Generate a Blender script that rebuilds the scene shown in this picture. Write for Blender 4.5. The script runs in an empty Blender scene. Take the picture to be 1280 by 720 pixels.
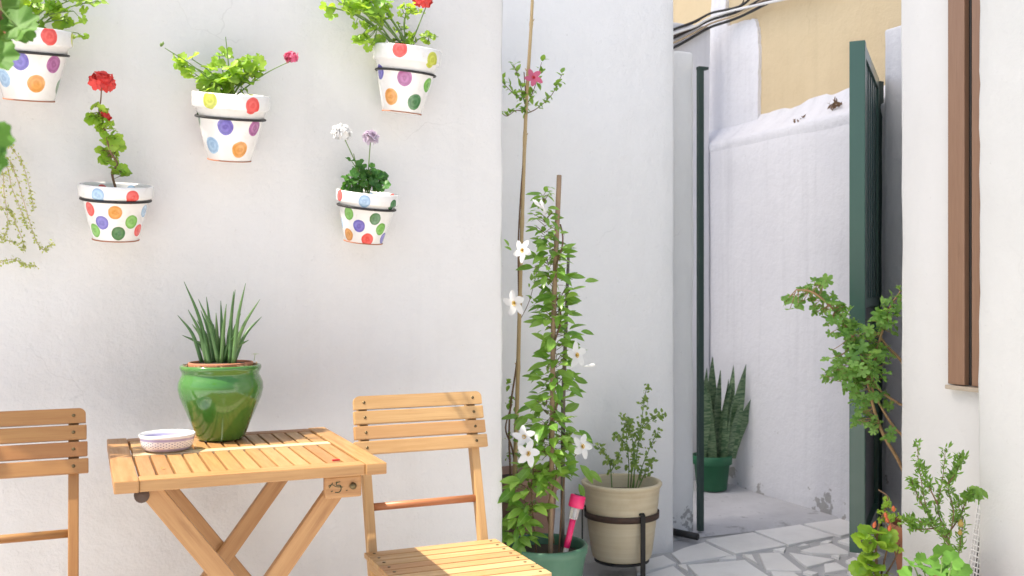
import bpy, bmesh, math, random
from mathutils import Vector, Matrix, Euler, noise
PI = math.pi
sc = bpy.context.scene
COL = sc.collection
W = bpy.data.worlds.new("World"); sc.world = W; W.use_nodes = True

# ------------------------------------------------------------------ camera
CAM = Vector((0, 0, 1.14)); YAW = math.radians(23.35); F = 1244.0
FW = Vector((math.sin(YAW), math.cos(YAW), 0)); RT = Vector((math.cos(YAW), -math.sin(YAW), 0)); UP = Vector((0, 0, 1))
cd = bpy.data.cameras.new("camera"); co = bpy.data.objects.new("camera", cd); COL.objects.link(co); sc.camera = co
co.location = CAM; co.rotation_euler = (PI / 2, 0, -YAW)
cd.sensor_width = 36; cd.lens = 36 * F / 1280; cd.clip_start = .05; cd.clip_end = 500
cd.dof.use_dof = True; cd.dof.focus_distance = 2.75; cd.dof.aperture_fstop = 6.3

def ray(u, v): return FW + RT * ((u - 640) / F) + UP * ((360 - v) / F)
def at(u, v, Z): return CAM + ray(u, v) * Z
def aty(u, v, y): r = ray(u, v); return CAM + r * (y / r.y)
def atx(u, v, x): r = ray(u, v); return CAM + r * (x / r.x)
def atz(u, v, z): r = ray(u, v); return CAM + r * ((z - CAM.z) / r.z)

# ------------------------------------------------------------------ materials
class NT:
    def __init__(s, m): s.t = m.node_tree; s.n = s.t.nodes; s.l = s.t.links
    def new(s, ty, **k):
        n = s.n.new(ty)
        for a, b in k.items():
            if a == 'i':
                for q, w in b.items(): n.inputs[q].default_value = w
            else: setattr(n, a, b)
        return n
    def link(s, a, b): s.l.new(a, b)
    def math(s, op, a, b=None):
        n = s.new('ShaderNodeMath', operation=op)
        for i, x in enumerate((a, b)):
            if x is None: continue
            if isinstance(x, (int, float)): n.inputs[i].default_value = x
            else: s.link(x, n.inputs[i])
        return n.outputs[0]
    def mix(s, f, a, b, blend='MIX'):
        n = s.new('ShaderNodeMix', data_type='RGBA', blend_type=blend)
        for i, x in ((0, f), (6, a), (7, b)):
            if hasattr(x, 'links'): s.link(x, n.inputs[i])
            elif i == 0: n.inputs[0].default_value = x
            else: n.inputs[i].default_value = (*x, 1)
        return n.outputs[2]
    def noise(s, vec, scale, detail=4, rough=.55):
        n = s.new('ShaderNodeTexNoise', i={'Scale': scale, 'Detail': detail, 'Roughness': rough})
        if vec is not None: s.link(vec, n.inputs['Vector'])
        return n.outputs['Fac']
    def ramp(s, f, p0, p1):
        n = s.new('ShaderNodeMapRange', i={'From Min': p0, 'From Max': p1}); n.clamp = True
        s.link(f, n.inputs['Value']); return n.outputs[0]

def newmat(name, rough=.6, spec=.5):
    m = bpy.data.materials.new(name); m.use_nodes = True
    t = NT(m); b = t.n['Principled BSDF']; b.inputs['Roughness'].default_value = rough
    b.inputs['Specular IOR Level'].default_value = spec
    return m, t, b
def geo_pos(t): return t.new('ShaderNodeTexCoord').outputs['Object']
def bump(t, b, h, strength=.3, dist=.01):
    n = t.new('ShaderNodeBump', i={'Strength': strength, 'Distance': dist}); t.link(h, n.inputs['Height']); t.link(n.outputs[0], b.inputs['Normal'])

def plain(name, c, c2=None, rough=.5, scale=20, spec=.5, bmp=0, bscale=60, metal=0, coat=0):
    m, t, b = newmat(name, rough, spec); p = geo_pos(t)
    c2 = c2 or tuple(x * .8 for x in c)
    t.link(t.mix(t.noise(p, scale), c, c2), b.inputs['Base Color'])
    b.inputs['Metallic'].default_value = metal; b.inputs['Coat Weight'].default_value = coat
    if bmp: bump(t, b, t.noise(p, bscale), bmp, .004)
    return m

def plaster(name, c, stain, stain_amt=.35, wet=0.0, dirt_scale=1.6, bs=.35, chips=0.0):
    m, t, b = newmat(name, .88, .25); p = geo_pos(t)
    big = t.noise(p, dirt_scale, 5, .6); col = t.mix(t.math('MULTIPLY', t.ramp(big, .45, .8), stain_amt), c, stain)
    sp = t.noise(p, 55, 3, .6)
    col = t.mix(t.math('MULTIPLY', t.ramp(sp, .69, .76), .3), col, tuple(x * .72 for x in stain))
    # vertical weather streaks
    mp = t.new('ShaderNodeMapping', i={'Scale': (9, 9, .5)}); t.link(p, mp.inputs[0])
    st = t.noise(mp.outputs[0], 1.0, 6, .65)
    if wet: col = t.mix(t.math('MULTIPLY', t.ramp(st, .5, .85), wet), col, tuple(x * .8 for x in stain))
    if chips:
        sx = t.new('ShaderNodeSeparateXYZ'); t.link(p, sx.inputs[0])
        low = t.ramp(sx.outputs[2], .5, .0)
        ch = t.ramp(t.math('ADD', t.noise(p, 5.5, 6, .62), t.math('MULTIPLY', low, .22)), .735, .75)
        col = t.mix(t.math('MULTIPLY', ch, chips), col, (.36, .35, .34))
    dn = t.new('ShaderNodeTexNoise', i={'Scale': 3.0, 'Detail': 5}); t.link(p, dn.inputs['Vector'])
    ad = t.new('ShaderNodeVectorMath', operation='SCALE'); t.link(dn.outputs['Color'], ad.inputs[0]); ad.inputs['Scale'].default_value = .5
    av = t.new('ShaderNodeVectorMath', operation='ADD'); t.link(p, av.inputs[0]); t.link(ad.outputs[0], av.inputs[1])
    vo = t.new('ShaderNodeTexVoronoi', feature='DISTANCE_TO_EDGE', i={'Scale': 1.1}); t.link(av.outputs[0], vo.inputs['Vector'])
    ck = t.math('MULTIPLY', t.ramp(vo.outputs['Distance'], .0035, .0008), t.ramp(t.noise(p, 1.9, 3), .56, .64))
    col = t.mix(t.math('MULTIPLY', ck, .18), col, tuple(x * .55 for x in stain))
    t.link(col, b.inputs['Base Color'])
    v1 = t.noise(p, 7, 4, .6); v2 = t.noise(p, 120, 4, .65); v3 = t.noise(p, 34, 3, .55)
    h = t.math('ADD', t.math('MULTIPLY', v1, 1.6), t.math('ADD', t.math('MULTIPLY', v2, .28), t.math('MULTIPLY', v3, .5)))
    bump(t, b, h, bs, .012)
    return m

def wood(name, c1, c2, c3, rough=.42):
    m, t, b = newmat(name, rough, .5)
    uv = t.new('ShaderNodeTexCoord').outputs['UV']; g = t.new('ShaderNodeNewGeometry')
    rnd = g.outputs['Random Per Island']
    off = t.new('ShaderNodeCombineXYZ'); t.link(t.math('MULTIPLY', rnd, 37.0), off.inputs[0]); t.link(t.math('MULTIPLY', rnd, 91.0), off.inputs[1])
    va = t.new('ShaderNodeVectorMath', operation='ADD'); t.link(uv, va.inputs[0]); t.link(off.outputs[0], va.inputs[1])
    mp = t.new('ShaderNodeMapping', i={'Scale': (5, 55, 1)}); t.link(va.outputs[0], mp.inputs[0])
    n1 = t.noise(mp.outputs[0], 1.0, 5, .6)
    mp2 = t.new('ShaderNodeMapping', i={'Scale': (9, 260, 1)}); t.link(va.outputs[0], mp2.inputs[0])
    n2 = t.noise(mp2.outputs[0], 1.0, 2, .5)
    col = t.mix(t.ramp(n1, .35, .7), c1, c2)
    col = t.mix(t.math('MULTIPLY', t.ramp(n2, .5, .75), .35), col, c3)
    col = t.mix(t.math('MULTIPLY', t.ramp(rnd, .45, 1.), .85), col, (c2[0] * .98, c2[1] * .82, c2[2] * .85))
    col = t.mix(t.math('MULTIPLY', t.ramp(rnd, .35, 0.), .6), col, (c1[0] * 1.08, c1[1] * 1.18, c1[2] * 1.35))
    kn = t.new('ShaderNodeMapping', i={'Scale': (11, 28, 1)}); t.link(va.outputs[0], kn.inputs[0])
    col = t.mix(t.math('MULTIPLY', t.ramp(t.noise(kn.outputs[0], 1., 3, .6), .62, .8), .5), col, c3)
    t.link(col, b.inputs['Base Color']); bump(t, b, n2, .12, .002)
    t.link(t.ramp(n1, -.4, 1.6), b.inputs['Roughness'])
    return m

def leafmat(name, c1, c2, back=None, trans=.35, rough=.42, veins=None):
    m, t, b = newmat(name, rough, .25 if rough > .5 else .4); g = t.new('ShaderNodeNewGeometry'); p = geo_pos(t)
    rnd = g.outputs['Random Per Island']
    col = t.mix(t.ramp(rnd, .1, .9), c1, c2)
    col = t.mix(t.math('MULTIPLY', t.ramp(t.noise(p, 45), .45, .7), .35), col, tuple(x * 1.35 for x in c2))
    if veins:
        uv = t.new('ShaderNodeTexCoord').outputs['UV']; s = t.new('ShaderNodeSeparateXYZ'); t.link(uv, s.inputs[0])
        mid = t.ramp(t.math('ABSOLUTE', s.outputs[0]), .10, .0)
        col = t.mix(t.math('MULTIPLY', mid, .6), col, veins)
    t.link(col, b.inputs['Base Color'])
    tr = t.new('ShaderNodeBsdfTranslucent'); t.link(t.mix(.5, col, (c2[0] * 2.6, c2[1] * 2.3, c2[2] * .9)), tr.inputs[0])
    mx = t.new('ShaderNodeMixShader'); mx.inputs[0].default_value = trans
    t.link(b.outputs[0], mx.inputs[1]); t.link(tr.outputs[0], mx.inputs[2])
    t.link(mx.outputs[0], t.n['Material Output'].inputs[0])
    return m

def petalmat(name, c, trans=.3):
    m, t, b = newmat(name, .55, .3); g = t.new('ShaderNodeNewGeometry')
    col = t.mix(g.outputs['Random Per Island'], c, tuple(min(1, x * .78 + .02) for x in c))
    t.link(col, b.inputs['Base Color'])
    tr = t.new('ShaderNodeBsdfTranslucent'); t.link(col, tr.inputs[0])
    mx = t.new('ShaderNodeMixShader'); mx.inputs[0].default_value = trans
    t.link(b.outputs[0], mx.inputs[1]); t.link(tr.outputs[0], mx.inputs[2]); t.link(mx.outputs[0], t.n['Material Output'].inputs[0])
    return m

M = {}
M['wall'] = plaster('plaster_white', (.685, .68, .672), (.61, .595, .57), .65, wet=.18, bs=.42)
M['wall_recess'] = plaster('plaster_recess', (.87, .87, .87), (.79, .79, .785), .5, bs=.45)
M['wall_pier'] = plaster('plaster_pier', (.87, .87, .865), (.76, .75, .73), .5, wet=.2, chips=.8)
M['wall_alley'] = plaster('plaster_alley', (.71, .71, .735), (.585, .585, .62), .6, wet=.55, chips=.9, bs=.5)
M['wall_house'] = plaster('plaster_house', (.635, .635, .63), (.565, .56, .545), .5, bs=.22)
M['wall_column'] = plaster('plaster_column', (.585, .59, .58), (.51, .515, .50), .55, bs=.3)
M['yellow'] = plaster('plaster_ochre', (.66, .535, .345), (.58, .455, .28), .8, wet=.3, bs=.45)
M['white_paint'] = plaster('lime_paint', (.77, .77, .80), (.62, .62, .66), .6, wet=.5, bs=.8)
M['wood_light'] = wood('oiled_acacia', (.44, .245, .092), (.32, .155, .054), (.20, .085, .026))
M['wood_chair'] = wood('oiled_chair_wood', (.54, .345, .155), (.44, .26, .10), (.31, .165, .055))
M['wood_shaded'] = wood('shaded_chair_wood', (.40, .22, .078), (.31, .15, .05), (.28, .125, .045))  # chair wood darkened, puts the shade on the left chair into its colour
M['wood_pale'] = wood('pale_strip_wood', (.74, .58, .34), (.68, .50, .27), (.55, .38, .18))
M['wood_red'] = wood('reddish_dowel_wood', (.46, .19, .08), (.40, .15, .06), (.30, .11, .05))
M['wood_window'] = wood('window_frame_wood', (.27, .165, .105), (.23, .135, .085), (.16, .09, .055), .5)
M['screw'] = plain('screw_brass', (.16, .12, .06), rough=.4, metal=.8)
M['iron'] = plain('black_iron', (.012, .012, .013), (.03, .028, .026), .5, 40)
M['rust_iron'] = plain('rusty_iron', (.035, .028, .024), (.10, .05, .03), .75, 30, bmp=.4)
M['dark'] = plain('dark_gap', (.006, .005, .005), rough=.8)
M['ink'] = plain('ink', (.02, .05, .02), rough=.7)
M['gate'] = plain('green_gate_paint', (.03, .09, .07), (.04, .11, .085), .3, 6, coat=.3)
M['gate_panel'] = plain('green_gate_sheet', (.055, .105, .10), (.07, .12, .115), .35, 5)
M['gate_lower'] = plain('grey_gate_sheet', (.20, .20, .22), (.14, .14, .16), .3, 7)
M['gate_dark'] = plain('dark_gate_post', (.03, .062, .055), (.045, .07, .062), .55, 12)
M['soil'] = plain('soil', (.035, .024, .017), (.09, .065, .045), .95, 60, bmp=1, bscale=140)
M['straw'] = plain('straw_mulch', (.50, .37, .21), (.26, .17, .09), .9, 90, bmp=1, bscale=160)
M['terracotta'] = plain('terracotta', (.42, .17, .085), (.33, .13, .07), .8, 25, bmp=.2)
M['terracotta_old'] = plain('weathered_terracotta', (.30, .17, .12), (.40, .27, .22), .85, 14, bmp=.3)
M['green_pot'] = plain('green_plastic', (.012, .11, .045), (.016, .13, .06), .5, 8)
M['green_planter'] = plain('worn_green_glaze', (.035, .13, .075), (.09, .20, .13), .45, 9, bmp=.15)
M['soft_white'] = plain('white_plastic_mesh', (.82, .82, .82), rough=.45)
M['pink'] = plain('pink_plastic', (.72, .02, .14), (.66, .015, .12), .35, 10)
M['solar'] = plain('solar_cell', (.03, .03, .05), (.05, .05, .08), .2, 120)
M['steel'] = plain('spike_white', (.72, .66, .62), (.5, .4, .36), .45, 70)
M['bark'] = plain('brown_stem', (.22, .13, .07), (.13, .075, .04), .8, 60, bmp=.5)
M['orange_bark'] = plain('orange_stem', (.40, .25, .12), (.28, .16, .08), .75, 50, bmp=.4)
M['greenstem'] = plain('green_stem', (.16, .26, .06), (.12, .20, .05), .55, 40)
M['palestem'] = plain('pale_dry_stem', (.55, .45, .32), (.42, .30, .18), .8, 50)
M['bamboo'] = plain('bamboo_cane', (.56, .42, .22), (.44, .30, .14), .5, 30, bmp=.2)
M['stake'] = plain('weathered_stake', (.36, .25, .16), (.25, .16, .10), .85, 45, bmp=.5)
M['stake_dark'] = plain('grey_stake', (.13, .11, .09), (.2, .17, .14), .9, 45, bmp=.5)
M['lf_geranium'] = leafmat('geranium_leaf', (.16, .34, .035), (.30, .46, .07), trans=.42)
M['lf_geranium_deep'] = leafmat('deep_geranium_leaf', (.035, .13, .025), (.075, .21, .04), trans=.3)
M['lf_mandevilla'] = leafmat('mandevilla_leaf', (.06, .19, .03), (.27, .46, .10), trans=.42, rough=.28, veins=(.36, .52, .20))
M['lf_hibiscus'] = leafmat('hibiscus_leaf', (.12, .27, .04), (.22, .38, .07), trans=.4)
M['lf_rose'] = leafmat('rose_leaf', (.09, .19, .035), (.23, .33, .09), trans=.35)
M['lf_scented'] = leafmat('scented_leaf', (.12, .27, .07), (.24, .42, .12), trans=.42, rough=.6)
M['lf_pome'] = leafmat('pomegranate_leaf', (.085, .20, .03), (.17, .31, .06), trans=.35)
M['lf_big'] = leafmat('bright_leaf', (.075, .19, .03), (.11, .235, .04), trans=.2, rough=.75)
M['lf_near'] = leafmat('near_leaf', (.055, .16, .025), (.10, .22, .04), trans=.22, rough=.6)
M['lf_thyme'] = leafmat('creeper_leaf', (.24, .33, .07), (.38, .42, .15), trans=.35)
M['lf_snake'] = leafmat('spear_leaf', (.05, .13, .035), (.12, .22, .075), trans=.05, rough=.35)
M['p_red'] = petalmat('red_petal', (.85, .085, .075)); M['p_pink'] = petalmat('pink_petal', (.80, .17, .30))
M['p_white'] = petalmat('white_petal', (.86, .86, .86)); M['p_lilac'] = petalmat('lilac_petal', (.70, .60, .72))
M['p_orange'] = petalmat('orange_bud', (.75, .20, .08)); M['p_yellow'] = petalmat('yellow_throat', (.75, .48, .03))
M['p_fruit'] = petalmat('pale_fruit', (.42, .30, .07), .1)

def snake_mat():
    m, t, b = newmat('banded_leaf', .4, .4); p = geo_pos(t)
    s = t.new('ShaderNodeTexCoord').outputs['UV']; mp = t.new('ShaderNodeMapping', i={'Scale': (1.2, 60, 1)}); t.link(s, mp.inputs[0])
    n = t.noise(mp.outputs[0], 1.2, 5, .65)
    t.link(t.mix(t.ramp(n, .42, .62), (.055, .12, .055), (.22, .31, .17)), b.inputs['Base Color']); return m
M['banded'] = snake_mat()

def glaze_green():
    m, t, b = newmat('green_glaze', .16, .5); p = geo_pos(t)
    mp = t.new('ShaderNodeMapping', i={'Scale': (1, 1, 1.4)}); t.link(p, mp.inputs[0])
    col = t.mix(t.ramp(t.noise(mp.outputs[0], 5, 2, .4), .45, .8), (.05, .175, .028), (.105, .195, .026))
    t.link(col, b.inputs['Base Color']); bump(t, b, t.noise(p, 14, 2), .05, .01); b.inputs['Coat Weight'].default_value = .6; b.inputs['Coat Roughness'].default_value = .06
    return m
M['green_glaze'] = glaze_green()

def stoneware():
    m, t, b = newmat('beige_stoneware', .5, .4); p = geo_pos(t)
    s = t.new('ShaderNodeSeparateXYZ'); t.link(p, s.inputs[0])
    mp = t.new('ShaderNodeMapping', i={'Scale': (1.5, 1.5, 55)}); t.link(p, mp.inputs[0])
    n = t.noise(mp.outputs[0], 1.0, 4, .6)
    col = t.mix(t.ramp(n, .35, .7), (.66, .575, .41), (.58, .48, .315))
    col = t.mix(t.math('MULTIPLY', t.ramp(t.noise(p, 8, 4), .52, .75), .45), col, (.42, .31, .17))
    t.link(col, b.inputs['Base Color']); bump(t, b, n, .35, .004); return m
M['stoneware'] = stoneware()

def bowl_mat():
    m, t, b = newmat('glazed_bowl', .18, .5)
    s = t.new('ShaderNodeSeparateXYZ'); t.link(t.new('ShaderNodeTexCoord').outputs['UV'], s.inputs[0])
    u, v = s.outputs[0], s.outputs[1]
    a = t.math('MULTIPLY', u, 2 * PI * 15); k = t.math('MULTIPLY', v, PI / .0065)
    l1 = t.math('ABSOLUTE', t.math('SINE', t.math('ADD', a, k))); l2 = t.math('ABSOLUTE', t.math('SINE', t.math('SUBTRACT', a, k)))
    lat = t.math('LESS_THAN', t.math('MAXIMUM', l1, l2), .52)
    inb = t.math('MULTIPLY', t.math('GREATER_THAN', v, .0125), t.math('LESS_THAN', v, .0265))
    band1 = t.math('MULTIPLY', t.math('GREATER_THAN', v, .003), t.math('LESS_THAN', v, .0105))
    band2 = t.math('MULTIPLY', t.math('GREATER_THAN', v, .0285), t.math('LESS_THAN', v, .035))
    col = t.mix(t.math('MULTIPLY', lat, inb), (.80, .79, .79), (.10, .10, .28))
    col = t.mix(t.math('MULTIPLY', t.math('MAXIMUM', band1, band2), .85), col, (.33, .30, .52))
    t.link(col, b.inputs['Base Color']); return m
M['bowl'] = bowl_mat()

DOT = {'red': (.72, .045, .035), 'lime': (.45, .48, .03), 'violet': (.09, .075, .38), 'purple': (.30, .07, .24), 'blue': (.27, .42, .62),
       'orange': (.60, .24, .03), 'dkgreen': (.02, .14, .03), 'green': (.14, .38, .05)}
def dotted_mat(name, dots):          # dots: (angle fraction, height m, radius at that height, dot radius, colour)
    m, t, b = newmat(name, .22, .5); b.inputs['Coat Weight'].default_value = .4
    s = t.new('ShaderNodeSeparateXYZ'); t.link(t.new('ShaderNodeTexCoord').outputs['UV'], s.inputs[0])
    u, v = s.outputs[0], s.outputs[1]; p = geo_pos(t)
    col = t.mix(t.ramp(t.noise(p, 30), .55, .75), (.73, .725, .715), (.66, .65, .625))
    col = t.mix(t.math('MULTIPLY', t.ramp(t.noise(p, 70, 4, .7), .64, .74), .35), col, (.42, .36, .30))
    wob = t.math('MULTIPLY', t.math('SUBTRACT', t.noise(p, 40, 2), .5), .004)
    br = t.noise(p, 90, 3)
    for (a, z, rr, dr, c) in dots:
        du = t.math('MULTIPLY', t.math('SUBTRACT', u, a), 2 * PI * rr); dv = t.math('MULTIPLY', t.math('SUBTRACT', v, z), .95)
        d = t.math('ADD', t.math('SQRT', t.math('ADD', t.math('MULTIPLY', du, du), t.math('MULTIPLY', dv, dv))), wob)
        mask = t.ramp(d, dr, dr - .0012)
        swirl = t.math('ADD', t.math('MULTIPLY', t.math('SINE', t.math('ADD', t.math('MULTIPLY', d, 520.0), t.math('MULTIPLY', br, 5.0))), .8), t.math('MULTIPLY', br, 4.5))
        base = DOT[c]; base = tuple(x * .88 + .03 for x in base); lite = tuple(min(.85, x * 1.6 + .06) for x in base)
        cc = t.mix(t.math('MULTIPLY', t.ramp(swirl, 1.4, 3.6), .55), base, lite)
        col = t.mix(mask, col, cc)
    t.link(col, b.inputs['Base Color']); return m

def paving_mat():
    m, t, b = newmat('marble_paving', .45, .4); g = t.new('ShaderNodeNewGeometry'); p = geo_pos(t)
    col = t.mix(g.outputs['Random Per Island'], (.86, .855, .84), (.79, .78, .765))
    col = t.mix(t.math('MULTIPLY', t.ramp(t.noise(p, 9, 6, .65), .48, .75), .5), col, (.68, .67, .66))
    t.link(col, b.inputs['Base Color']); bump(t, b, t.noise(p, 25), .15, .004); return m
M['paving'] = paving_mat()
M['grout'] = plain('cement_grout', (.52, .52, .525), (.42, .42, .43), .9, 14, bmp=.4, bscale=80)
def concrete():
    m, t, b = newmat('alley_concrete', .85, .3); p = geo_pos(t)
    col = t.mix(t.ramp(t.noise(p, 3.5, 6, .65), .35, .65), (.46, .46, .48), (.56, .56, .58))
    col = t.mix(t.math('MULTIPLY', t.ramp(t.noise(p, 7, 7, .7), .56, .66), .75), col, (.24, .24, .245))
    t.link(col, b.inputs['Base Color']); bump(t, b, t.noise(p, 30, 5), .5, .006); return m
M['concrete'] = concrete()
def cloth():
    """open-weave shade net: most of the light is scattered, some passes straight through the holes"""
    m, t, b = newmat('sunshade_net', .9, .2); b.inputs['Base Color'].default_value = (.80, .79, .77, 1)
    tr = t.new('ShaderNodeBsdfTranslucent'); tr.inputs[0].default_value = (.85, .84, .82, 1); tp = t.new('ShaderNodeBsdfTransparent')
    mx = t.new('ShaderNodeMixShader'); mx.inputs[0].default_value = .8; my = t.new('ShaderNodeMixShader'); my.inputs[0].default_value = .02
    t.link(b.outputs[0], mx.inputs[1]); t.link(tr.outputs[0], mx.inputs[2]); t.link(mx.outputs[0], my.inputs[1]); t.link(tp.outputs[0], my.inputs[2])
    t.link(my.outputs[0], t.n['Material Output'].inputs[0]); return m
M['cloth'] = cloth()
def glass_clear():
    m, t, b = newmat('clear_plastic', .12, .5); b.inputs['Base Color'].default_value = (.9, .9, .9, 1)
    b.inputs['Transmission Weight'].default_value = .75; b.inputs['IOR'].default_value = 1.3; return m
M['clear'] = glass_clear()
m, t, b = newmat('window_glass', .05, .6); b.inputs['Base Color'].default_value = (.02, .025, .03, 1); M['glass'] = m

# ------------------------------------------------------------------ mesh builder
class MB:
    def __init__(s): s.v = []; s.f = []; s.uv = []; s.mi = []; s.sm = []
    def add(s, verts, faces, uvs=None, mi=0, smooth=True):
        o = len(s.v); s.v += [tuple(x) for x in verts]
        for f in faces:
            s.f.append([i + o for i in f]); s.mi.append(mi); s.sm.append(smooth)
            s.uv += [tuple(uvs[i][:2]) if uvs else (0, 0) for i in f]
    def add_fuv(s, verts, faces, fuv, mi=0, smooth=False):
        o = len(s.v); s.v += [tuple(x) for x in verts]
        for f, q in zip(faces, fuv):
            s.f.append([i + o for i in f]); s.mi.append(mi); s.sm.append(smooth); s.uv += [tuple(x) for x in q]
    def box(s, c, size, mat=None, bev=.003, mi=0, axis=None, seg=2):
        """bevelled box, centre c, size, optional 3x3 rotation; grain runs along its longest edge"""
        bm = bmesh.new(); bmesh.ops.create_cube(bm, size=1)
        for v in bm.verts: v.co = Vector((v.co.x * size[0], v.co.y * size[1], v.co.z * size[2]))
        if bev: bmesh.ops.bevel(bm, geom=list(bm.edges), offset=min(bev, min(size) * .45), segments=seg, profile=.6, affect='EDGES')
        bm.normal_update(); ax = axis if axis is not None else max(range(3), key=lambda i: size[i])
        oth = [i for i in range(3) if i != ax]
        R = mat or Matrix.Identity(3); c = Vector(c); vs = []; idx = {}
        for i, v in enumerate(bm.verts): idx[v] = i; vs.append(R @ v.co + c)
        fs = []; fu = []
        for f in bm.faces:
            fs.append([idx[v] for v in f.verts]); n = f.normal
            w = oth[0] if abs(n[oth[1]]) >= abs(n[oth[0]]) else oth[1]
            if abs(n[ax]) > .8: fu.append([(v.co[oth[0]] * .1, v.co[oth[1]]) for v in f.verts])
            else: fu.append([(v.co[ax], v.co[w] + .31 * w) for v in f.verts])
        bm.free(); s.add_fuv(vs, fs, fu, mi, False)
    def bar(s, a, b, w, d, side, bev=.003, mi=0):
        """box from a to b; w along `side`, d along the other"""
        a = Vector(a); b = Vector(b); z = (b - a); L = z.length; z.normalize()
        x = (Vector(side) - z * Vector(side).dot(z)).normalized(); y = z.cross(x)
        s.box((a + b) / 2, (w, d, L), Matrix((x, y, z)).transposed(), bev, mi, 2)
    def tube(s, pts, r, n=8, mi=0, caps=True):
        pts = [Vector(p) for p in pts]; rs = r if isinstance(r, (list, tuple)) else [r] * len(pts)
        t0 = (pts[1] - pts[0]).normalized(); x = t0.orthogonal().normalized(); vs = []; uvs = []; L = 0
        for i, p in enumerate(pts):
            if i: L += (p - pts[i - 1]).length
            t = (pts[min(i + 1, len(pts) - 1)] - pts[max(i - 1, 0)])
            t = t.normalized() if t.length > 1e-9 else t0
            x = (x - t * x.dot(t)); x = x.normalized() if x.length > 1e-6 else t.orthogonal().normalized()
            y = t.cross(x)
            for k in range(n):
                a = 2 * PI * k / n; vs.append(p + (x * math.cos(a) + y * math.sin(a)) * rs[i]); uvs.append((L, rs[i] * a))
        fs = [[i * n + k, i * n + (k + 1) % n, (i + 1) * n + (k + 1) % n, (i + 1) * n + k] for i in range(len(pts) - 1) for k in range(n)]
        if caps: fs += [list(range(n))[::-1], [(len(pts) - 1) * n + k for k in range(n)]]
        s.add(vs, fs, uvs, mi, True)
    def lathe(s, prof, T=None, n=64, mi=0, wob=None):
        T = T or Matrix.Identity(4); vs = []; uvs = []
        for j, (r, z) in enumerate(prof):
            for k in range(n + 1):
                a = 2 * PI * k / n
                rr = r * (1 + (wob(a, z) if wob else 0))
                vs.append(T @ Vector((rr * math.sin(a), -rr * math.cos(a), z))); uvs.append((((k / n) + .5) % 1.0 if k < n else .5, z))
        # u = .5 faces -y ; corrected per face so the seam does not smear
        fs = []; fu = []
        for j in range(len(prof) - 1):
            for k in range(n):
                a, b2 = j * (n + 1) + k, j * (n + 1) + k + 1; c2, d = b2 + n + 1, a + n + 1
                u0 = k / n + .5; u1 = (k + 1) / n + .5
                if u0 >= 1: u0 -= 1; u1 -= 1
                fs.append([a, b2, c2, d]); fu.append([(u0, prof[j][1]), (u1, prof[j][1]), (u1, prof[j + 1][1]), (u0, prof[j + 1][1])])
        s.add_fuv(vs, fs, fu, mi, True)
    def build(s, name, mats, parent=None):
        me = bpy.data.meshes.new(name); o = bpy.data.objects.new(name, me); COL.objects.link(o)
        org = Vector((0, 0, 0))
        if parent is not None:
            o.parent = parent; q = parent
            while q is not None: org += q.location; q = q.parent
        elif s.v:
            org = Vector((sum(v[0] for v in s.v) / len(s.v), sum(v[1] for v in s.v) / len(s.v), min(v[2] for v in s.v))); o.location = org
        me.from_pydata([(v[0] - org.x, v[1] - org.y, v[2] - org.z) for v in s.v], [], s.f)
        ul = me.uv_layers.new(name='UVMap')
        flat = [c for q in s.uv for c in q]; ul.data.foreach_set('uv', flat)
        me.polygons.foreach_set('material_index', s.mi); me.polygons.foreach_set('use_smooth', s.sm)
        for mm in (mats if isinstance(mats, (list, tuple)) else [mats]): me.materials.append(mm)
        me.update(); return o

def tag(o, label, cat, group=None):
    o['label'] = label; o['category'] = cat
    if group: o['group'] = group
    return o
def thing(name, loc, label, cat, group=None):
    o = bpy.data.objects.new(name, None); COL.objects.link(o); o.location = loc; o.empty_display_size = .1
    return tag(o, label, cat, group)
def struct(o): o['kind'] = 'structure'; return o

def plaster_box(name, mat, lo, hi, res=.05, amp=.003, r=.01, parent=None, chip=.0):
    """plastered block: rounded, slightly wavy, subdivided"""
    lo = Vector(lo); hi = Vector(hi); ax = []
    for i in range(3):
        L = hi[i] - lo[i]; n = max(2, int((L - 2 * r) / res)); n = min(n, 160)
        ax.append([0, r * .3, r] + [r + (L - 2 * r) * k / n for k in range(1, n)] + [L - r, L - r * .3, L])
    mb = MB(); key = {}
    def vert(i, j, k):
        q = (i, j, k)
        if q in key: return key[q]
        p = Vector((lo[0] + ax[0][i], lo[1] + ax[1][j], lo[2] + ax[2][k]))
        c = Vector([min(max(p[a], lo[a] + r), hi[a] - r) for a in range(3)]); d = p - c
        edge = sum(1 for a in range(3) if abs(d[a]) > 1e-6)
        if d.length > 1e-6: p = c + d.normalized() * min(d.length, r) if edge > 1 else p
        nv = noise.noise_vector(p * 2.3) * amp + noise.noise_vector(p * 9.0) * amp * .35
        if edge > 1 and chip: nv += noise.noise_vector(p * 28.0) * chip + noise.noise_vector(p * 70.0) * chip * .6
        p = p + nv
        key[q] = len(mb.v); mb.v.append(tuple(p)); return key[q]
    N = [len(a) - 1 for a in ax]
    for a in range(3):
        b, c = [(1, 2), (2, 0), (0, 1)][a]
        for side in (0, N[a]):
            for i in range(N[b]):
                for j in range(N[c]):
                    q = []
                    for (di, dj) in ((0, 0), (1, 0), (1, 1), (0, 1)):
                        t = [0, 0, 0]; t[a] = side; t[b] = i + di; t[c] = j + dj; q.append(vert(*t))
                    if side == 0: q.reverse()
                    mb.f.append(q); mb.mi.append(0); mb.sm.append(True); mb.uv += [(0, 0)] * 4
    return mb.build(name, mat, parent)

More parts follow.
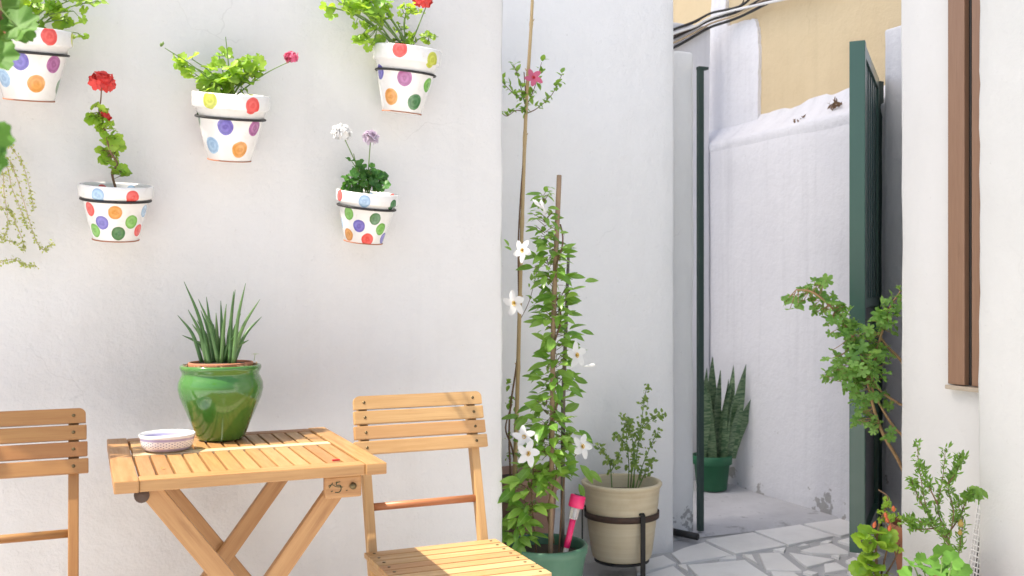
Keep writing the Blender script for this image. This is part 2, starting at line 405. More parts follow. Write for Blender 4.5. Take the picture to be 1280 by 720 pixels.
# ------------------------------------------------------------------ leaves
def frame(d, n):
    d = Vector(d).normalized(); n = Vector(n); n = n - d * n.dot(d)
    n = n.normalized() if n.length > 1e-5 else d.orthogonal().normalized()
    return Matrix((d.cross(n), d, n)).transposed()       # columns: side, along, normal
def lance(mb, p, d, n, L, Wd, rng, fold=.25, droop=.25, mi=0, seg=5, tip=1.0):
    R = frame(d, n); vs = []; uvs = []; fs = []
    for i in range(seg + 1):
        s = i / seg; w = Wd * .5 * (math.sin(PI * min(1, s ** .8 * .97 + .015)) ** .85) * (1 if s < .98 else .05)
        z = -droop * L * s * s
        for sgn in (-1, 0, 1):
            vs.append(Vector(p) + R @ Vector((sgn * w, s * L, z + abs(sgn) * w * fold))); uvs.append((sgn, s))
    for i in range(seg):
        for k in range(2):
            a = i * 3 + k; fs.append([a, a + 1, a + 4, a + 3])
    mb.add(vs, fs, uvs, mi, True)
def lobed(mb, p, d, n, R0, rng, lobes=5, depth=.16, cup=.25, spread=2.75, mi=0, teeth=.05):
    """rounded lobed leaf; p = where the stalk meets it, d = main direction"""
    R = frame(d, n); N = lobes * 6; vs = [Vector(p)]; uvs = [(0, 0)]; fs = []; ph = rng.uniform(0, 6)
    for ring, rr in ((0, .5), (1, 1.0)):
        for k in range(N + 1):
            s = k / N * 2 - 1; a = s * spread
            lob = 1 - depth * (.5 + .5 * math.cos(PI + (s + 1) * lobes * PI)) if True else 1
            lob = 1 - depth * (1 - abs(math.sin((s + 1) * .5 * lobes * PI)) ** .7)
            rad = R0 * rr * (lob if ring else 1 - depth * .25) * (1 - .18 * abs(s) ** 3)
            if ring: rad *= 1 + teeth * math.sin(k * 2.4 + ph)
            z = cup * R0 * (rr ** 2) * (.6 + .4 * math.cos(lobes * a * .9 + ph)) + R0 * .08 * rr * math.sin(3 * a + ph)
            vs.append(Vector(p) + R @ Vector((rad * math.sin(a), rad * math.cos(a), z))); uvs.append((s, rr))
    for k in range(N):
        fs.append([0, 1 + k + 1, 1 + k]); a = 1 + k; b = 1 + N + 1 + k; fs.append([a, a + 1, b + 1, b])
    mb.add(vs, fs, uvs, mi, True)
def petal(mb, p, d, n, L, Wd, mi=0, curl=.2, seg=4, base=.25, twist=0.0):
    R = frame(d, n); vs = []; fs = []; uvs = []
    for i in range(seg + 1):
        s = i / seg; w = Wd * .5 * (base + (1 - base) * math.sin(PI * min(.92, .12 + s * .82))) * (1 if i < seg else .55)
        for sgn in (-1, 0, 1):
            vs.append(Vector(p) + R @ Vector((sgn * w + twist * L * s * s, s * L, curl * L * s * s * (1 if sgn == 0 else .8) - .06 * abs(sgn) * w))); uvs.append((sgn, s))
    for i in range(seg):
        for k in range(2):
            a = i * 3 + k; fs.append([a, a + 1, a + 4, a + 3])
    mb.add(vs, fs, uvs, mi, True)
def rv(rng): 
    while True:
        v = Vector((rng.uniform(-1, 1), rng.uniform(-1, 1), rng.uniform(-1, 1)))
        if .05 < v.length < 1: return v
def umbel(p, r, rng, n=22, up=Vector((0, -.25, 1)), fl=.012, mi=0):
    """round head of small five-petalled florets"""
    mb = MB()
    for i in range(n):
        d = rv(rng).normalized(); 
        if d.dot(up.normalized()) < -.45: d = -d
        c = Vector(p) + Vector((d.x, d.y, d.z * .75)) * r * rng.uniform(.6, 1)
        x = d.orthogonal().normalized(); y = d.cross(x); a0 = rng.uniform(0, 6)
        for k in range(5):
            a = a0 + k * 2 * PI / 5 + rng.uniform(-.2, .2); q = x * math.cos(a) + y * math.sin(a)
            petal(mb, c, q + d * .45, d, fl * rng.uniform(.8, 1.2), fl * .85, mi, curl=-.25, seg=3)
    return mb
def pinwheel(p, face, r, rng, throat=True):
    """five broad twisted petals round a yellow throat (slots: petal, throat)"""
    mb = MB(); f = Vector(face).normalized(); x = f.orthogonal().normalized(); y = f.cross(x); p = Vector(p); a0 = rng.uniform(0, 6)
    for k in range(5):
        a = a0 + k * 2 * PI / 5; q = x * math.cos(a) + y * math.sin(a)
        petal(mb, p + q * r * .12, q + f * .12, f, r * rng.uniform(.85, .95), r * .62, 0, curl=-.12, base=.35, twist=.22)
    T = Matrix.Translation(p) @ frame(x, f).to_4x4()
    mb.lathe([(r * .20, r * .05), (r * .14, -r * .02), (r * .09, -r * .2)], T, 12, 1)
    mb.lathe([(r * .16, -r * .01), (r * .12, -r * .5), (r * .06, -r * .9)], T, 10, 0)
    return mb
def curve(pts, k=6):
    """Catmull-Rom through points"""
    P = [Vector(p) for p in pts]; P = [P[0] * 2 - P[1]] + P + [P[-1] * 2 - P[-2]]; out = []
    for i in range(1, len(P) - 2):
        for j in range(k):
            t = j / k; a, b, c, d = P[i - 1], P[i], P[i + 1], P[i + 2]
            out.append(.5 * ((2 * b) + (c - a) * t + (2 * a - 5 * b + 4 * c - d) * t * t + (3 * b - a - 3 * c + d) * t ** 3))
    out.append(P[-2]); return out
def stem(mb, pts, r0, r1, n=6, k=5, mi=0, jit=0, rng=None):
    c = curve(pts, k)
    if jit: c = [p + rv(rng) * jit for p in c]
    mb.tube(c, [r0 + (r1 - r0) * i / (len(c) - 1) for i in range(len(c))], n, mi)
    return c

def branches(sm, soil, blobs, rng, r0=.0026, r1=.0013):
    """a stem from the soil to the middle of every clump; returns the points leaves can hang from"""
    out = []
    for c, r in blobs:
        s = soil + Vector((rng.uniform(-.03, .03), rng.uniform(-.02, .02), 0)); m = s.lerp(c, .5) + Vector((0, 0, .18 * abs(c.x - s.x))) + rv(rng) * .006
        out += stem(sm, [s, m, c + Vector((0, 0, r * .3))], r0, r1, 5, 6)[4:]
    return lambda p: min(out, key=lambda q_: (q_ - p).length)
def lobed_cluster(lm, sm, blobs, count, size, rng, anchor=None, lobes=5, depth=.16, upbias=.7, petr=.0012, ydepth=.7, face=Vector((0, -.5, 0)), dens=None, clampy=None):
    """blobs: (centre, radius) ; stalked lobed leaves filling them"""
    wt = [b[1] ** 2 for b in blobs]
    for i in range(count):
        c, r = rng.choices(blobs, wt)[0]
        d = rv(rng); p = c + Vector((d.x, d.y * ydepth, d.z)) * r
        if clampy is not None and p.y > clampy: p.y = clampy - rng.uniform(0, .03)
        out = (p - c) + rv(rng) * r * .6 + Vector((0, 0, -.25)) * r
        n = Vector((0, 0, upbias)) + rv(rng) * .75 + face * .6 + (p - c).normalized() * .35
        s = rng.uniform(*size)
        lobed(lm, p, out, n, s, rng, lobes, depth, rng.uniform(.05, .35))
        a = anchor(p) if anchor else c + Vector((0, 0, -r * .4))
        if a is not None and sm is not None:
            mid = (p + a) * .5 + Vector((0, 0, -.1 * (p - a).length)) + rv(rng) * .1 * (p - a).length
            sm.tube(curve([a, mid, p], 3), petr, 4, 0, False)

exec_order = []
# ------------------------------------------------------------------ the setting: floor
g = MB(); g.add([(-40, -40, -.012), (40, -40, -.012), (40, 40, -.012), (-40, 40, -.012)], [[0, 1, 2, 3]], None, 0, False)
struct(g.build('ground', M['grout']))
rng = random.Random(4)
def q(x, y): return atz(820 + x / 4.5, 560 + y / 4.5, 0.0)
TR = [[(275, 515), (545, 470), (735, 545), (450, 592)], [(555, 465), (810, 428), (1005, 492), (745, 543)], [(825, 425), (1082, 388), (1230, 440), (1040, 493)],
      [(85, 590), (150, 560), (275, 528), (430, 600), (140, 645)], [(175, 655), (500, 628), (660, 735), (250, 735)], [(-120, 640), (45, 600), (115, 645), (-110, 705)],
      [(-90, 715), (100, 660), (190, 735), (-60, 735)], [(120, 655), (170, 650), (185, 695)], [(350, 625), (400, 605), (455, 600), (460, 622)], [(485, 596), (540, 597), (572, 650)],
      [(575, 590), (690, 585), (825, 690), (620, 685)], [(655, 570), (735, 555), (720, 580)], [(745, 585), (1005, 625), (850, 668)], [(790, 555), (830, 535), (870, 545)],
      [(920, 530), (960, 515), (995, 520), (970, 533)], [(805, 575), (920, 545), (985, 535), (1085, 580), (1085, 595), (870, 590)], [(1020, 520), (1130, 490), (1190, 530), (1100, 545)],
      [(945, 650), (1015, 640), (1080, 680), (950, 700)], [(980, 600), (1040, 598), (1030, 615)], [(640, 690), (780, 695), (830, 735), (660, 735)], [(825, 695), (850, 685), (920, 700), (880, 715)],
      [(1070, 690), (1130, 685), (1170, 735), (1110, 735)], [(1060, 630), (1110, 610), (1180, 640), (1130, 670)], [(1120, 590), (1210, 560), (1300, 600), (1200, 630)]]
pv = MB()
def slab(poly, h=.0):
    """one broken slab, 12 mm thick with its edge a little ragged"""
    c = sum(poly, Vector()) / len(poly); pts = []
    for i, a in enumerate(poly):
        b = poly[(i + 1) % len(poly)]; L = (b - a).length; k = max(1, int(L / .07))
        for j in range(k):
            p = a.lerp(b, j / k); w = .004 if j else .007
            p = p + (c - p).normalized() * rng.uniform(0, w); pts.append(p)
    n = len(pts); top = [Vector((p.x, p.y, h)) for p in pts]; inn = [p.lerp(Vector((c.x, c.y, h)), min(.3, .003 / max(.01, (p - c).length))) for p in top]
    bot = [Vector((p.x, p.y, -.014)) for p in pts]; top = [p - Vector((0, 0, .002)) for p in top]
    pv.add(inn + top + bot, [list(range(n))] + [[n + i, n + (i + 1) % n, (i + 1) % n, i] for i in range(n)] + [[2 * n + i, 2 * n + (i + 1) % n, n + (i + 1) % n, n + i] for i in range(n)], None, 0, False)
boxes = []
for poly in TR:
    P = [q(*a) for a in poly]
    area = sum(P[i].x * P[(i + 1) % len(P)].y - P[(i + 1) % len(P)].x * P[i].y for i in range(len(P)))
    slab(P if area > 0 else P[::-1])
# the rest of the yard: irregular quads, some broken in two
def near_traced(p):
    if p.y > 3.83: return True
    v = p - CAM; Z = v.dot(FW)
    if Z < .2: return False
    u = 640 + F * v.dot(RT) / Z; vv = 360 - F * v.z / Z
    return 700 < u < 1120 and 630 < vv < 745
nx, ny, s0 = 22, 20, .37
gp = [[Vector((-4.2 + i * s0 + rng.uniform(-.09, .09), -3.5 + j * s0 + rng.uniform(-.09, .09), 0)) for j in range(ny + 1)] for i in range(nx + 1)]
for i in range(nx):
    for j in range(ny):
        P = [gp[i][j], gp[i + 1][j], gp[i + 1][j + 1], gp[i][j + 1]]; c = sum(P, Vector()) / 4
        if any(near_traced(p) for p in P + [c]): continue
        sets = [P] if rng.random() < .5 else ([[P[0], P[1], P[2]], [P[0], P[2], P[3]]] if rng.random() < .5 else [[P[0], P[1], P[3]], [P[1], P[2], P[3]]])
        for S in sets:
            cc = sum(S, Vector()) / len(S); slab([p.lerp(cc, .075) for p in S])
struct(pv.build('paving', M['paving']))
al = MB(); n = 24; vs = []; fs = []
for i in range(n + 1):
    for j in range(n + 1):
        x = 1.2 + 2.24 * i / n; y = 3.86 + 1.12 * j / n
        vs.append((x, y, .004 + .006 * noise.noise(Vector((x * 3, y * 3, 0))) + (.0 if j else -.012)))
for i in range(n):
    for j in range(n): a = i * (n + 1) + j; fs.append([a, a + n + 1, a + n + 2, a + 1])
al.add(vs, fs); struct(al.build('alley_floor', M['concrete']))

# ------------------------------------------------------------------ walls
YA, XA = 3.05, 1.284
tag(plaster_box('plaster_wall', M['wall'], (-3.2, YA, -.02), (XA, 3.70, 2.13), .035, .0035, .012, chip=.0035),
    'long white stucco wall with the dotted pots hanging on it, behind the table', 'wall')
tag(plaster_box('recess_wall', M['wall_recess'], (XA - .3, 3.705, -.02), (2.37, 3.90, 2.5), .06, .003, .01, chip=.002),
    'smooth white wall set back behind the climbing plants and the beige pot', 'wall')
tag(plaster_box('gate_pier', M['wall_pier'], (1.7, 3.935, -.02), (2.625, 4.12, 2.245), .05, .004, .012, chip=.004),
    'narrow low white pier with chipped base left of the green gate post', 'wall')
ab = thing('alley_building', (3.5, 4.6, 0), 'ochre and white building along the alley behind the gate, with a sloping white ledge', 'building')
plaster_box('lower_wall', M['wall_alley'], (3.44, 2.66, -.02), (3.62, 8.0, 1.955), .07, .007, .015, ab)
o = plaster_box('upper_wall', M['yellow'], (3.56, 2.6, 2.001), (3.9, 8.2, 3.3), .12, .004, .01, ab)
# sloping plaster ledge, lumpy
lg = MB(); n = 420; vs = []; fs = []
prof_l = ((3.446, 1.93), (3.434, 1.962), (3.430, 1.985), (3.436, 2.003), (3.455, 2.018), (3.49, 2.048), (3.525, 2.085), (3.545, 2.112), (3.556, 2.135), (3.564, 2.137))
m_ = len(prof_l)
for i in range(n + 1):
    y = 2.66 + 5.3 * i / n
    for k, (x, z) in enumerate(prof_l):
        w = min(1, k * .35)
        nz = noise.noise(Vector((y * 3.1, k * .35, 0))) * .011 + noise.noise(Vector((y * 10, k * .8, 4))) * .005
        if k >= m_ - 2: nz += max(-1, min(1, noise.noise(Vector((y * 4.2, 7, 0))) * 5)) * .016 + noise.noise(Vector((y * 19, 5, 0))) * .006
        vs.append((x + nz * .25, y, z + nz * w))
for i in range(n):
    for k in range(m_ - 1): a = i * m_ + k; fs.append([a, a + 1, a + m_ + 1, a + m_])
lg.add(vs, [f[::-1] for f in fs]); lg.build('ledge', M['white_paint'], ab)
# white painted patch on the upper wall (outline in y, z)
pt = MB(); outl = []
base = [(4.66, 2.10), (4.655, 2.3), (4.65, 2.5), (4.66, 2.62), (4.69, 2.685), (4.8, 2.70), (4.95, 2.705), (4.97, 2.82), (4.96, 3.0), (5.1, 3.05), (5.12, 2.80), (5.3, 2.76), (5.3, 2.10)]
for i, (y, z) in enumerate(base):
    y2, z2 = base[(i + 1) % len(base)]
    for k in range(6): outl.append((y + (y2 - y) * k / 6 + .007 * noise.noise(Vector((i, k * .7, 1))), z + (z2 - z) * k / 6 + .007 * noise.noise(Vector((k * .7, i, 5)))))
nn = len(outl)
pt.add([(3.538, y, z) for y, z in outl] + [(3.57, y, z) for y, z in outl], [list(range(nn))] + [[i, nn + i, nn + (i + 1) % nn, (i + 1) % nn] for i in range(nn)], None, 0, False)
pt.build('white_patch', M['white_paint'], ab)
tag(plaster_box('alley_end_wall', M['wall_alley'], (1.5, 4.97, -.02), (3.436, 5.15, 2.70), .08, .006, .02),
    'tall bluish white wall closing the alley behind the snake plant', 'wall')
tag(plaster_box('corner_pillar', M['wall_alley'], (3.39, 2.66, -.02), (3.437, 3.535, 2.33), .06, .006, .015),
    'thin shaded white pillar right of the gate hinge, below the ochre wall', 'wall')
rng = random.Random(2)
for (u, v, k, lab) in ((1044, 133, 26, 'clump of dry brown leaves caught on the white ledge beside the gate'), (998, 151, 10, 'small dry brown tuft on the white ledge, farther from the gate')):
    mb = MB(); p = atx(u, v, 3.465)
    for i in range(k): lance(mb, p + Vector((rv(rng).x * .02, rv(rng).y * .05, rng.uniform(0, .02))), rv(rng), rv(rng), .03, .012, rng, seg=3)
    tag(mb.build('dry_leaves', M['bark']), lab, 'dry leaves')
# right-hand house
XD = 2.60
hs = thing('corner_house', (2.9, 1.5, 0), 'white house corner on the right with a brown framed window', 'house')
plaster_box('wall', M['wall_house'], (XD, -1.5, -.02), (4.2, 2.63, 2.96), .09, .003, .012, hs, .002)
plaster_box('pilaster', M['wall_column'], (XD - .085, -1.5, -.02), (XD - .002, 2.232, 2.95), .045, .004, .014, hs, .003)
fr = MB()
fr.box((XD - .010, 2.367, 1.86), (.034, .066, 2.06), bev=.003)
frame_o = fr.build('window_frame', M['wood_window'], hs)
tk = MB(); tk.box((XD - .002, 2.322, 1.86), (.012, .022, 2.06), bev=.001); tk.build('track', M['dark'], frame_o)
tk = MB(); tk.box((XD - .006, 2.323, 1.86), (.012, .005, 2.06), bev=.001); tk.build('seal', M['iron'], frame_o)
sh = MB(); sh.box((XD - .008, 2.262, 1.86), (.03, .095, 2.06), bev=.003); sh.build('sash', M['wood_window'], frame_o)
sl = MB(); sl.box((XD - .012, 2.318, .820), (.042, .178, .014), bev=.003); sl.build('sill', plain('sill_stone', (.45, .38, .30)), frame_o)

# ------------------------------------------------------------------ unseen net added high up to keep sun off the passage and house
aw = MB(); n = 16; vs = []; fs = []
for i in range(n + 1):
    for j in range(n + 1):
        x = -2.3 + 3.3 * i / n; y = .4 + 6.2 * j / n
        vs.append((x, y, 8.0 - .12 * math.sin(PI * i / n) * math.sin(PI * j / n)))
for i in range(n):
    for j in range(n): a = i * (n + 1) + j; fs.append([a, a + n + 1, a + n + 2, a + 1])
aw.add(vs, fs); tag(aw.build('added_sunshade', M['cloth']), 'pale unseen net added high above the passage to shade the house and alley', 'added_sunshade')
SUNSHADE = COL.objects[-1]

# ------------------------------------------------------------------ gate
N_ = Vector((2.823, 3.083, 0)); H_ = Vector((3.425, 3.63, 0)); gd = (H_ - N_).normalized(); gn = Vector((gd.y, -gd.x, 0)); GL = (H_ - N_).length
gt = thing('metal_gate', N_, 'open green metal gate with ribbed sheet panel, seen nearly edge on', 'gate')
z0, z1 = .088, 2.122
def gbox(a0, a1, zz0, zz1, th, name, mat, par, off=0):
    mb = MB(); c = N_ + gd * ((a0 + a1) / 2) + Vector((0, 0, (zz0 + zz1) / 2)) + gn * off
    mb.box(c, (a1 - a0, th, zz1 - zz0), Matrix((gd, Vector((-gd.y, gd.x, 0)), UP)).transposed(), .003); return mb.build(name, mat, par)
gbox(0, .05, z0, z1, .060, 'stile', M['gate'], gt); gbox(GL - .05, GL, z0, z1, .05, 'stile', M['gate'], gt)
gbox(.051, GL - .051, z1 - .05, z1, .05, 'rail', M['gate'], gt); gbox(.051, GL - .051, z0, z0 + .05, .05, 'rail', M['gate'], gt); gbox(.051, GL - .051, 1.06, 1.10, .05, 'rail', M['gate'], gt)
pn = MB()
for k in range(12):
    a = .055 + (GL - .11) * (k + .5) / 12; w = (GL - .11) / 12
    c = N_ + gd * a + Vector((0, 0, (1.10 + z1 - .05) / 2)) + gn * (.010 if k % 2 else .004)
    pn.box(c, (w * 1.02, .01, z1 - .05 - 1.10), Matrix((gd, Vector((-gd.y, gd.x, 0)), UP)).transposed(), .002)
pn.build('upper_panel', M['gate_panel'], gt)
gbox(.052, GL - .052, z0 + .05, 1.06, .008, 'lower_panel', M['gate_lower'], gt)
for zz in (.35, 1.85):
    mb = MB(); mb.tube([H_ + Vector((.0, 0, zz)) + gn * .03, H_ + Vector((0, 0, zz + .09)) + gn * .03], .011, 10); mb.build('hinge', M['iron'], gt)
ps = MB(); ps.bar(H_ + gd * .035 + Vector((-.03, -.02, 0)) + gn * .02, H_ + gd * .035 + Vector((-.03, -.02, 2.11)) + gn * .02, .035, .05, (1, 0, 0))
tag(ps.build('gate_post', M['gate_dark']), 'dark green hinge post behind the open gate leaf', 'post')
ps = MB(); ps.box((2.640, 3.905, 1.09), (.026, .024, 2.16), bev=.002); ps.box((2.652, 3.905, 2.163), (.05, .03, .012), bev=.002)
tag(ps.build('gate_post', M['gate_dark']), 'thin dark green latch post against the chipped white pier', 'post')
pp = MB(); a = atz(838, 664, .02); b_ = atz(872, 671, .02); pp.tube([a, a.lerp(b_, .5), b_], .016, 10)
tag(pp.build('pipe', M['iron']), 'short black pipe lying on the ground at the foot of the pier', 'pipe')

# ------------------------------------------------------------------ cables on the alley building
rng = random.Random(8)
cabs = [(-30, 46, 1010, -14, .008, 'iron', 'thick black cable, lowest of the bundle across the alley building'), (-30, 33, 985, -12, .007, 'iron', 'black cable second from the bottom of the bundle on the ochre wall'),
        (-30, 30, 1040, -22, .006, 'rust_iron', 'brownish rusty cable within the bundle on the ochre wall'), (-30, 22, 965, -12, .007, 'iron', 'black cable near the top of the bundle, ending left of the others'),
        (-30, 39, 1000, -20, .006, 'palestem', 'pale beige conduit running between the black cables'), (-30, 28, 1015, -6, .008, 'soft_white', 'white conduit tucked among the black cables'),
        (-30, 20, 950, -10, .004, 'iron', 'thin black wire, topmost of the bundle against the ochre wall')]
for k, (u0, v0, u1, v1, r, mt, lab) in enumerate(cabs):
    dv = v0 - 32; X = 3.50 - .007 * (k % 3); ye = 4.945 - .006 * (k % 3)
    A0 = aty(805, 62 + dv * .9, ye); A1 = aty(842, 46 + dv * .9, ye); A2 = aty(868, 35 + dv * .8, ye); A3 = aty(889, 24 + dv * .7, ye)
    B0 = atx(925, 13 + dv * .55, X); B1 = atx(u1 - 20, v1 + 3, X); B2_ = B1 + (B1 - B0) * .6
    pts = [A0, A1, A2, A3, B0, B1, B2_]
    pts = [p + Vector((0, 0, .010 * noise.noise(Vector((i * 1.7, k * 3.1, 0))))) for i, p in enumerate(pts)]
    mb = MB(); mb.tube(curve(pts, 8), r, 8); tag(mb.build('cable', M[mt]), lab, 'cable', 'cables across the alley building')

# ------------------------------------------------------------------ table
TX0, TX1, TY0, TY1, TZ = .061, .657, 2.263, 2.917, .73; th = .027
tb = thing('folding_table', ((TX0 + TX1) / 2, (TY0 + TY1) / 2, 0), 'wooden folding table with slatted top holding the glazed green pot', 'table')
mb = MB(); ew = .05; zc = TZ - th / 2
mb.box((TX0 + ew / 2, (TY0 + TY1) / 2, zc), (ew, TY1 - TY0, th)); mb.box((TX1 - ew / 2, (TY0 + TY1) / 2, zc), (ew, TY1 - TY0, th))
for yy in (TY0 + .006 + .025, TY1 - .031): mb.box(((TX0 + TX1) / 2, yy, zc - .0005), (TX1 - TX0 - 2 * ew - .001, .05, th - .001))
x0, x1 = TX0 + ew + .003, TX1 - ew - .003; ym = (TY0 + TY1) / 2 + .035
nsl = 13; pit = (x1 - x0) / nsl
for k in range(nsl):
    for (ya, yb) in ((TY0 + .058, ym - .022), (ym + .022, TY1 - .058)):
        mb.box((x0 + pit * (k + .5), (ya + yb) / 2, zc + .002), (pit - .0055, yb - ya, th - .008), bev=.002)
top = mb.build('tabletop', M['wood_light'], tb)
mb = MB(); mb.box(((TX0 + TX1) / 2, ym, zc - .0), (x1 - x0, .037, th - .001), bev=.002); mb.build('centre_strip', M['wood_pale'], top)
for yy in (TY0 + .14, TY1 - .14): mb = MB(); mb.box(((TX0 + TX1) / 2, yy, zc - .024), (x1 - x0, .04, .018)); mb.build('batten', M['wood_light'], top)
def leg(xa, xb, y, name='leg'):
    mb = MB(); mb.bar((xa, y, .70), (xb, y, .0), .044, .022, (1, 0, 0)); return mb.build(name, M['wood_light'], tb)
for y in (2.318, 2.862): leg(.135, .655, y)
for y in (2.343, 2.837): leg(.583, .063, y)
for x, y0_, y1_ in ((.60, 2.36, 2.82), (.12, 2.36, 2.82)):
    mb = MB(); mb.box((x, (y0_ + y1_) / 2, .05), (.022, y1_ - y0_, .04)); mb.build('stretcher', M['wood_light'], tb)
brx = aty(429, 602, 2.295)
mb = MB(); mb.box((brx.x, 2.302, TZ - th - .0275), (.088, .022, .053), bev=.006); br = mb.build('bracket', M['wood_light'], tb)
mb = MB(); mb.tube([(brx.x + .022, 2.2912, TZ - .054), (brx.x + .022, 2.286, TZ - .054)], .008, 14); mb.build('bolt', M['screw'], br)
mb = MB()                                     # pencilled mark beside the bolt
def mk(pts): mb.tube(curve([(brx.x + x, 2.2902, TZ - .054 + z) for x, z in pts], 4), .0009, 4)
mk([(-.016, .013), (-.017, .004), (-.009, .004), (-.006, -.004), (-.010, -.012), (-.020, -.012)]); mk([(-.019, .010), (-.008, .012)]); mk([(-.036, .004), (-.026, .006), (-.018, .001), (-.002, -.001)])
mk([(-.034, -.001), (-.026, .011)]); mk([(-.030, -.010), (-.026, -.008)]); mk([(.006, -.010), (.009, -.009)])
mb.build('pencil_mark', M['ink'], br)
mb = MB(); mb.tube([(.118, 2.292, TZ - th - .012), (.118, 2.304, TZ - th - .012)], .016, 16); mb.build('hinge_plate', M['rust_iron'], tb)
p = atz(420, 575, TZ + .002); mb = MB(); mb.box(p, (.018, .006, .004), Matrix.Rotation(.1, 3, 'Z'), .001)
tag(mb.build('plastic_clip', plain('red_plastic', (.6, .02, .03))), 'tiny red plastic clip lying on the front right of the tabletop', 'clip')
p = atz(201, 586, TZ + .001); mb = MB(); lance(mb, p, (.6, .7, .25), (0, 0, 1), .014, .005, rng)
tag(mb.build('fallen_leaf', M['lf_rose']), 'tiny green leaf fallen on the table in front of the bowl', 'leaf')

# ------------------------------------------------------------------ chairs
def screw(a_, b_, par):
    mb = MB(); mb.tube([a_, b_], .0042, 10); return mb.build('screw', M['screw'], par)
def chair(name, x0, label):
    """folding slatted chair; x0 = left edge of backrest"""
    Wc = .376; ch = thing(name, (x0 + Wc / 2, 2.5, 0), label, 'chair', 'wooden folding chairs beside the table')
    def up(z): return 2.475 + (z - 0) * .285       # y of the uprights at height z
    d = Vector((0, .285, 1)).normalized(); nrm = Vector((0, -1, .285)).normalized(); R = Matrix((Vector((1, 0, 0)), -nrm, d)).transposed()
    ux = (x0 + .028, x0 + Wc - .028)
    for x in ux:
        mb = MB(); mb.bar((x, up(.0), 0), (x, up(.825), .825), .024, .03, (1, 0, 0)); mb.build('upright', M['wood_chair'], ch)
    bk = MB(); scr = []
    for k in range(4):
        z = .816 - .0398 * k; c = Vector((x0 + Wc / 2, up(z), z)) + nrm * .023
        w = Wc + .004 * k
        if k == 0:       # rounded top corners
            pts = []; hw, hh, rr = w / 2, .0183, .016
            prof = [(-hw, -hh), (hw, -hh)] + [(hw - rr + rr * math.cos(a), hh - rr + rr * math.sin(a)) for a in [PI / 2 * i / 5 for i in range(6)]] + [(-hw + rr - rr * math.sin(a), hh - rr + rr * math.cos(a)) for a in [PI / 2 * i / 5 for i in range(6)]]
            n = len(prof); vs = [c + R @ Vector((a, t_, b)) for t_ in (-.0075, .0075) for a, b in prof]
            fs = [list(range(n)), list(range(2 * n - 1, n - 1, -1))] + [[i, n + i, n + (i + 1) % n, (i + 1) % n] for i in range(n)]
            bk.add_fuv(vs, fs, [[((vs[i] - c).x, (vs[i] - c).z * 1.0) for i in f] for f in fs])
        else: bk.box(c, (w, .015, .0366), R, .003)
        for x in ux:
            s0_ = Vector((x, c.y, c.z)) + nrm * .0072; scr.append((s0_, s0_ + nrm * .0012))
    bo = bk.build('backrest', M['wood_chair'], ch); [screw(a_, b_, bo) for a_, b_ in scr]
    st = MB(); scr = []; ns = 8; ya, yb = 2.205, 2.575; pt_ = (yb - ya) / ns
    for k in range(ns):
        yy = yb - pt_ * (k + .5); st.box((x0 + Wc / 2, yy, .433), (Wc, pt_ - .006, .014), bev=.002)
        for x in (x0 + .022, x0 + Wc - .022): scr.append((Vector((x, yy, .4398)), Vector((x, yy, .4412))))
    so = st.build('seat', M['wood_chair'], ch); [screw(a_, b_, so) for a_, b_ in scr]
    for x in (x0 + .022, x0 + Wc - .022):
        mb = MB(); mb.box((x, (ya + yb) / 2, .411), (.02, yb - ya - .02, .03)); mb.build('seat_rail', M['wood_chair'], ch)
    for x in (x0 + .052, x0 + Wc - .052):
        mb = MB(); mb.bar((x, 2.27, .40), (x, 2.80, 0), .02, .03, (1, 0, 0)); mb.build('rear_leg', M['wood_chair'], ch)
    mb = MB(); mb.tube([(ux[0] + .012, up(.545), .545), ((ux[0] + ux[1]) / 2, up(.545), .545), (ux[1] - .012, up(.545), .545)], .0105, 16); mb.build('rung', M['wood_red'], ch)
    mb = MB(); mb.box((x0 + Wc / 2, 2.53, .18), (Wc - .09, .018, .03)); mb.build('stretcher', M['wood_chair'], ch)
    return ch
c1 = chair('folding_chair', .684, 'pale wooden folding chair right of the table with its whole slatted seat in view')
def copy_tree(o, parent=None):
    c = o.copy(); COL.objects.link(c); c.parent = parent
    for chd in list(o.children): copy_tree(chd, c)
    return c
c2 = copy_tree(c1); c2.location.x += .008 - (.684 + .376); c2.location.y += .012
c2['label'] = 'wooden folding chair with shade in its wood colour left of the table, cut off by the photo edge'
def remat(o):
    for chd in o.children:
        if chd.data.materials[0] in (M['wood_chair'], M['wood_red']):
            chd.data = chd.data.copy(); chd.data.materials[0] = M['wood_shaded']
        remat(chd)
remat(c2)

# ------------------------------------------------------------------ bowl and green pot on the table
p = Vector((.197, 2.655, TZ + .0005)); mb = MB()
T = Matrix.Translation(p)
mb.lathe([(.0, .0), (.042, .0), (.046, .001), (.055, .005), (.0615, .012), (.0640, .02), (.0648, .028), (.0672, .036), (.0682, .041), (.0672, .0432), (.0650, .042), (.0625, .036), (.0600, .025), (.052, .014), (.03, .009), (0, .008)], T, 72)
tag(mb.build('bowl', M['bowl']), 'small white bowl with lavender bands and lattice pattern on the table', 'bowl')

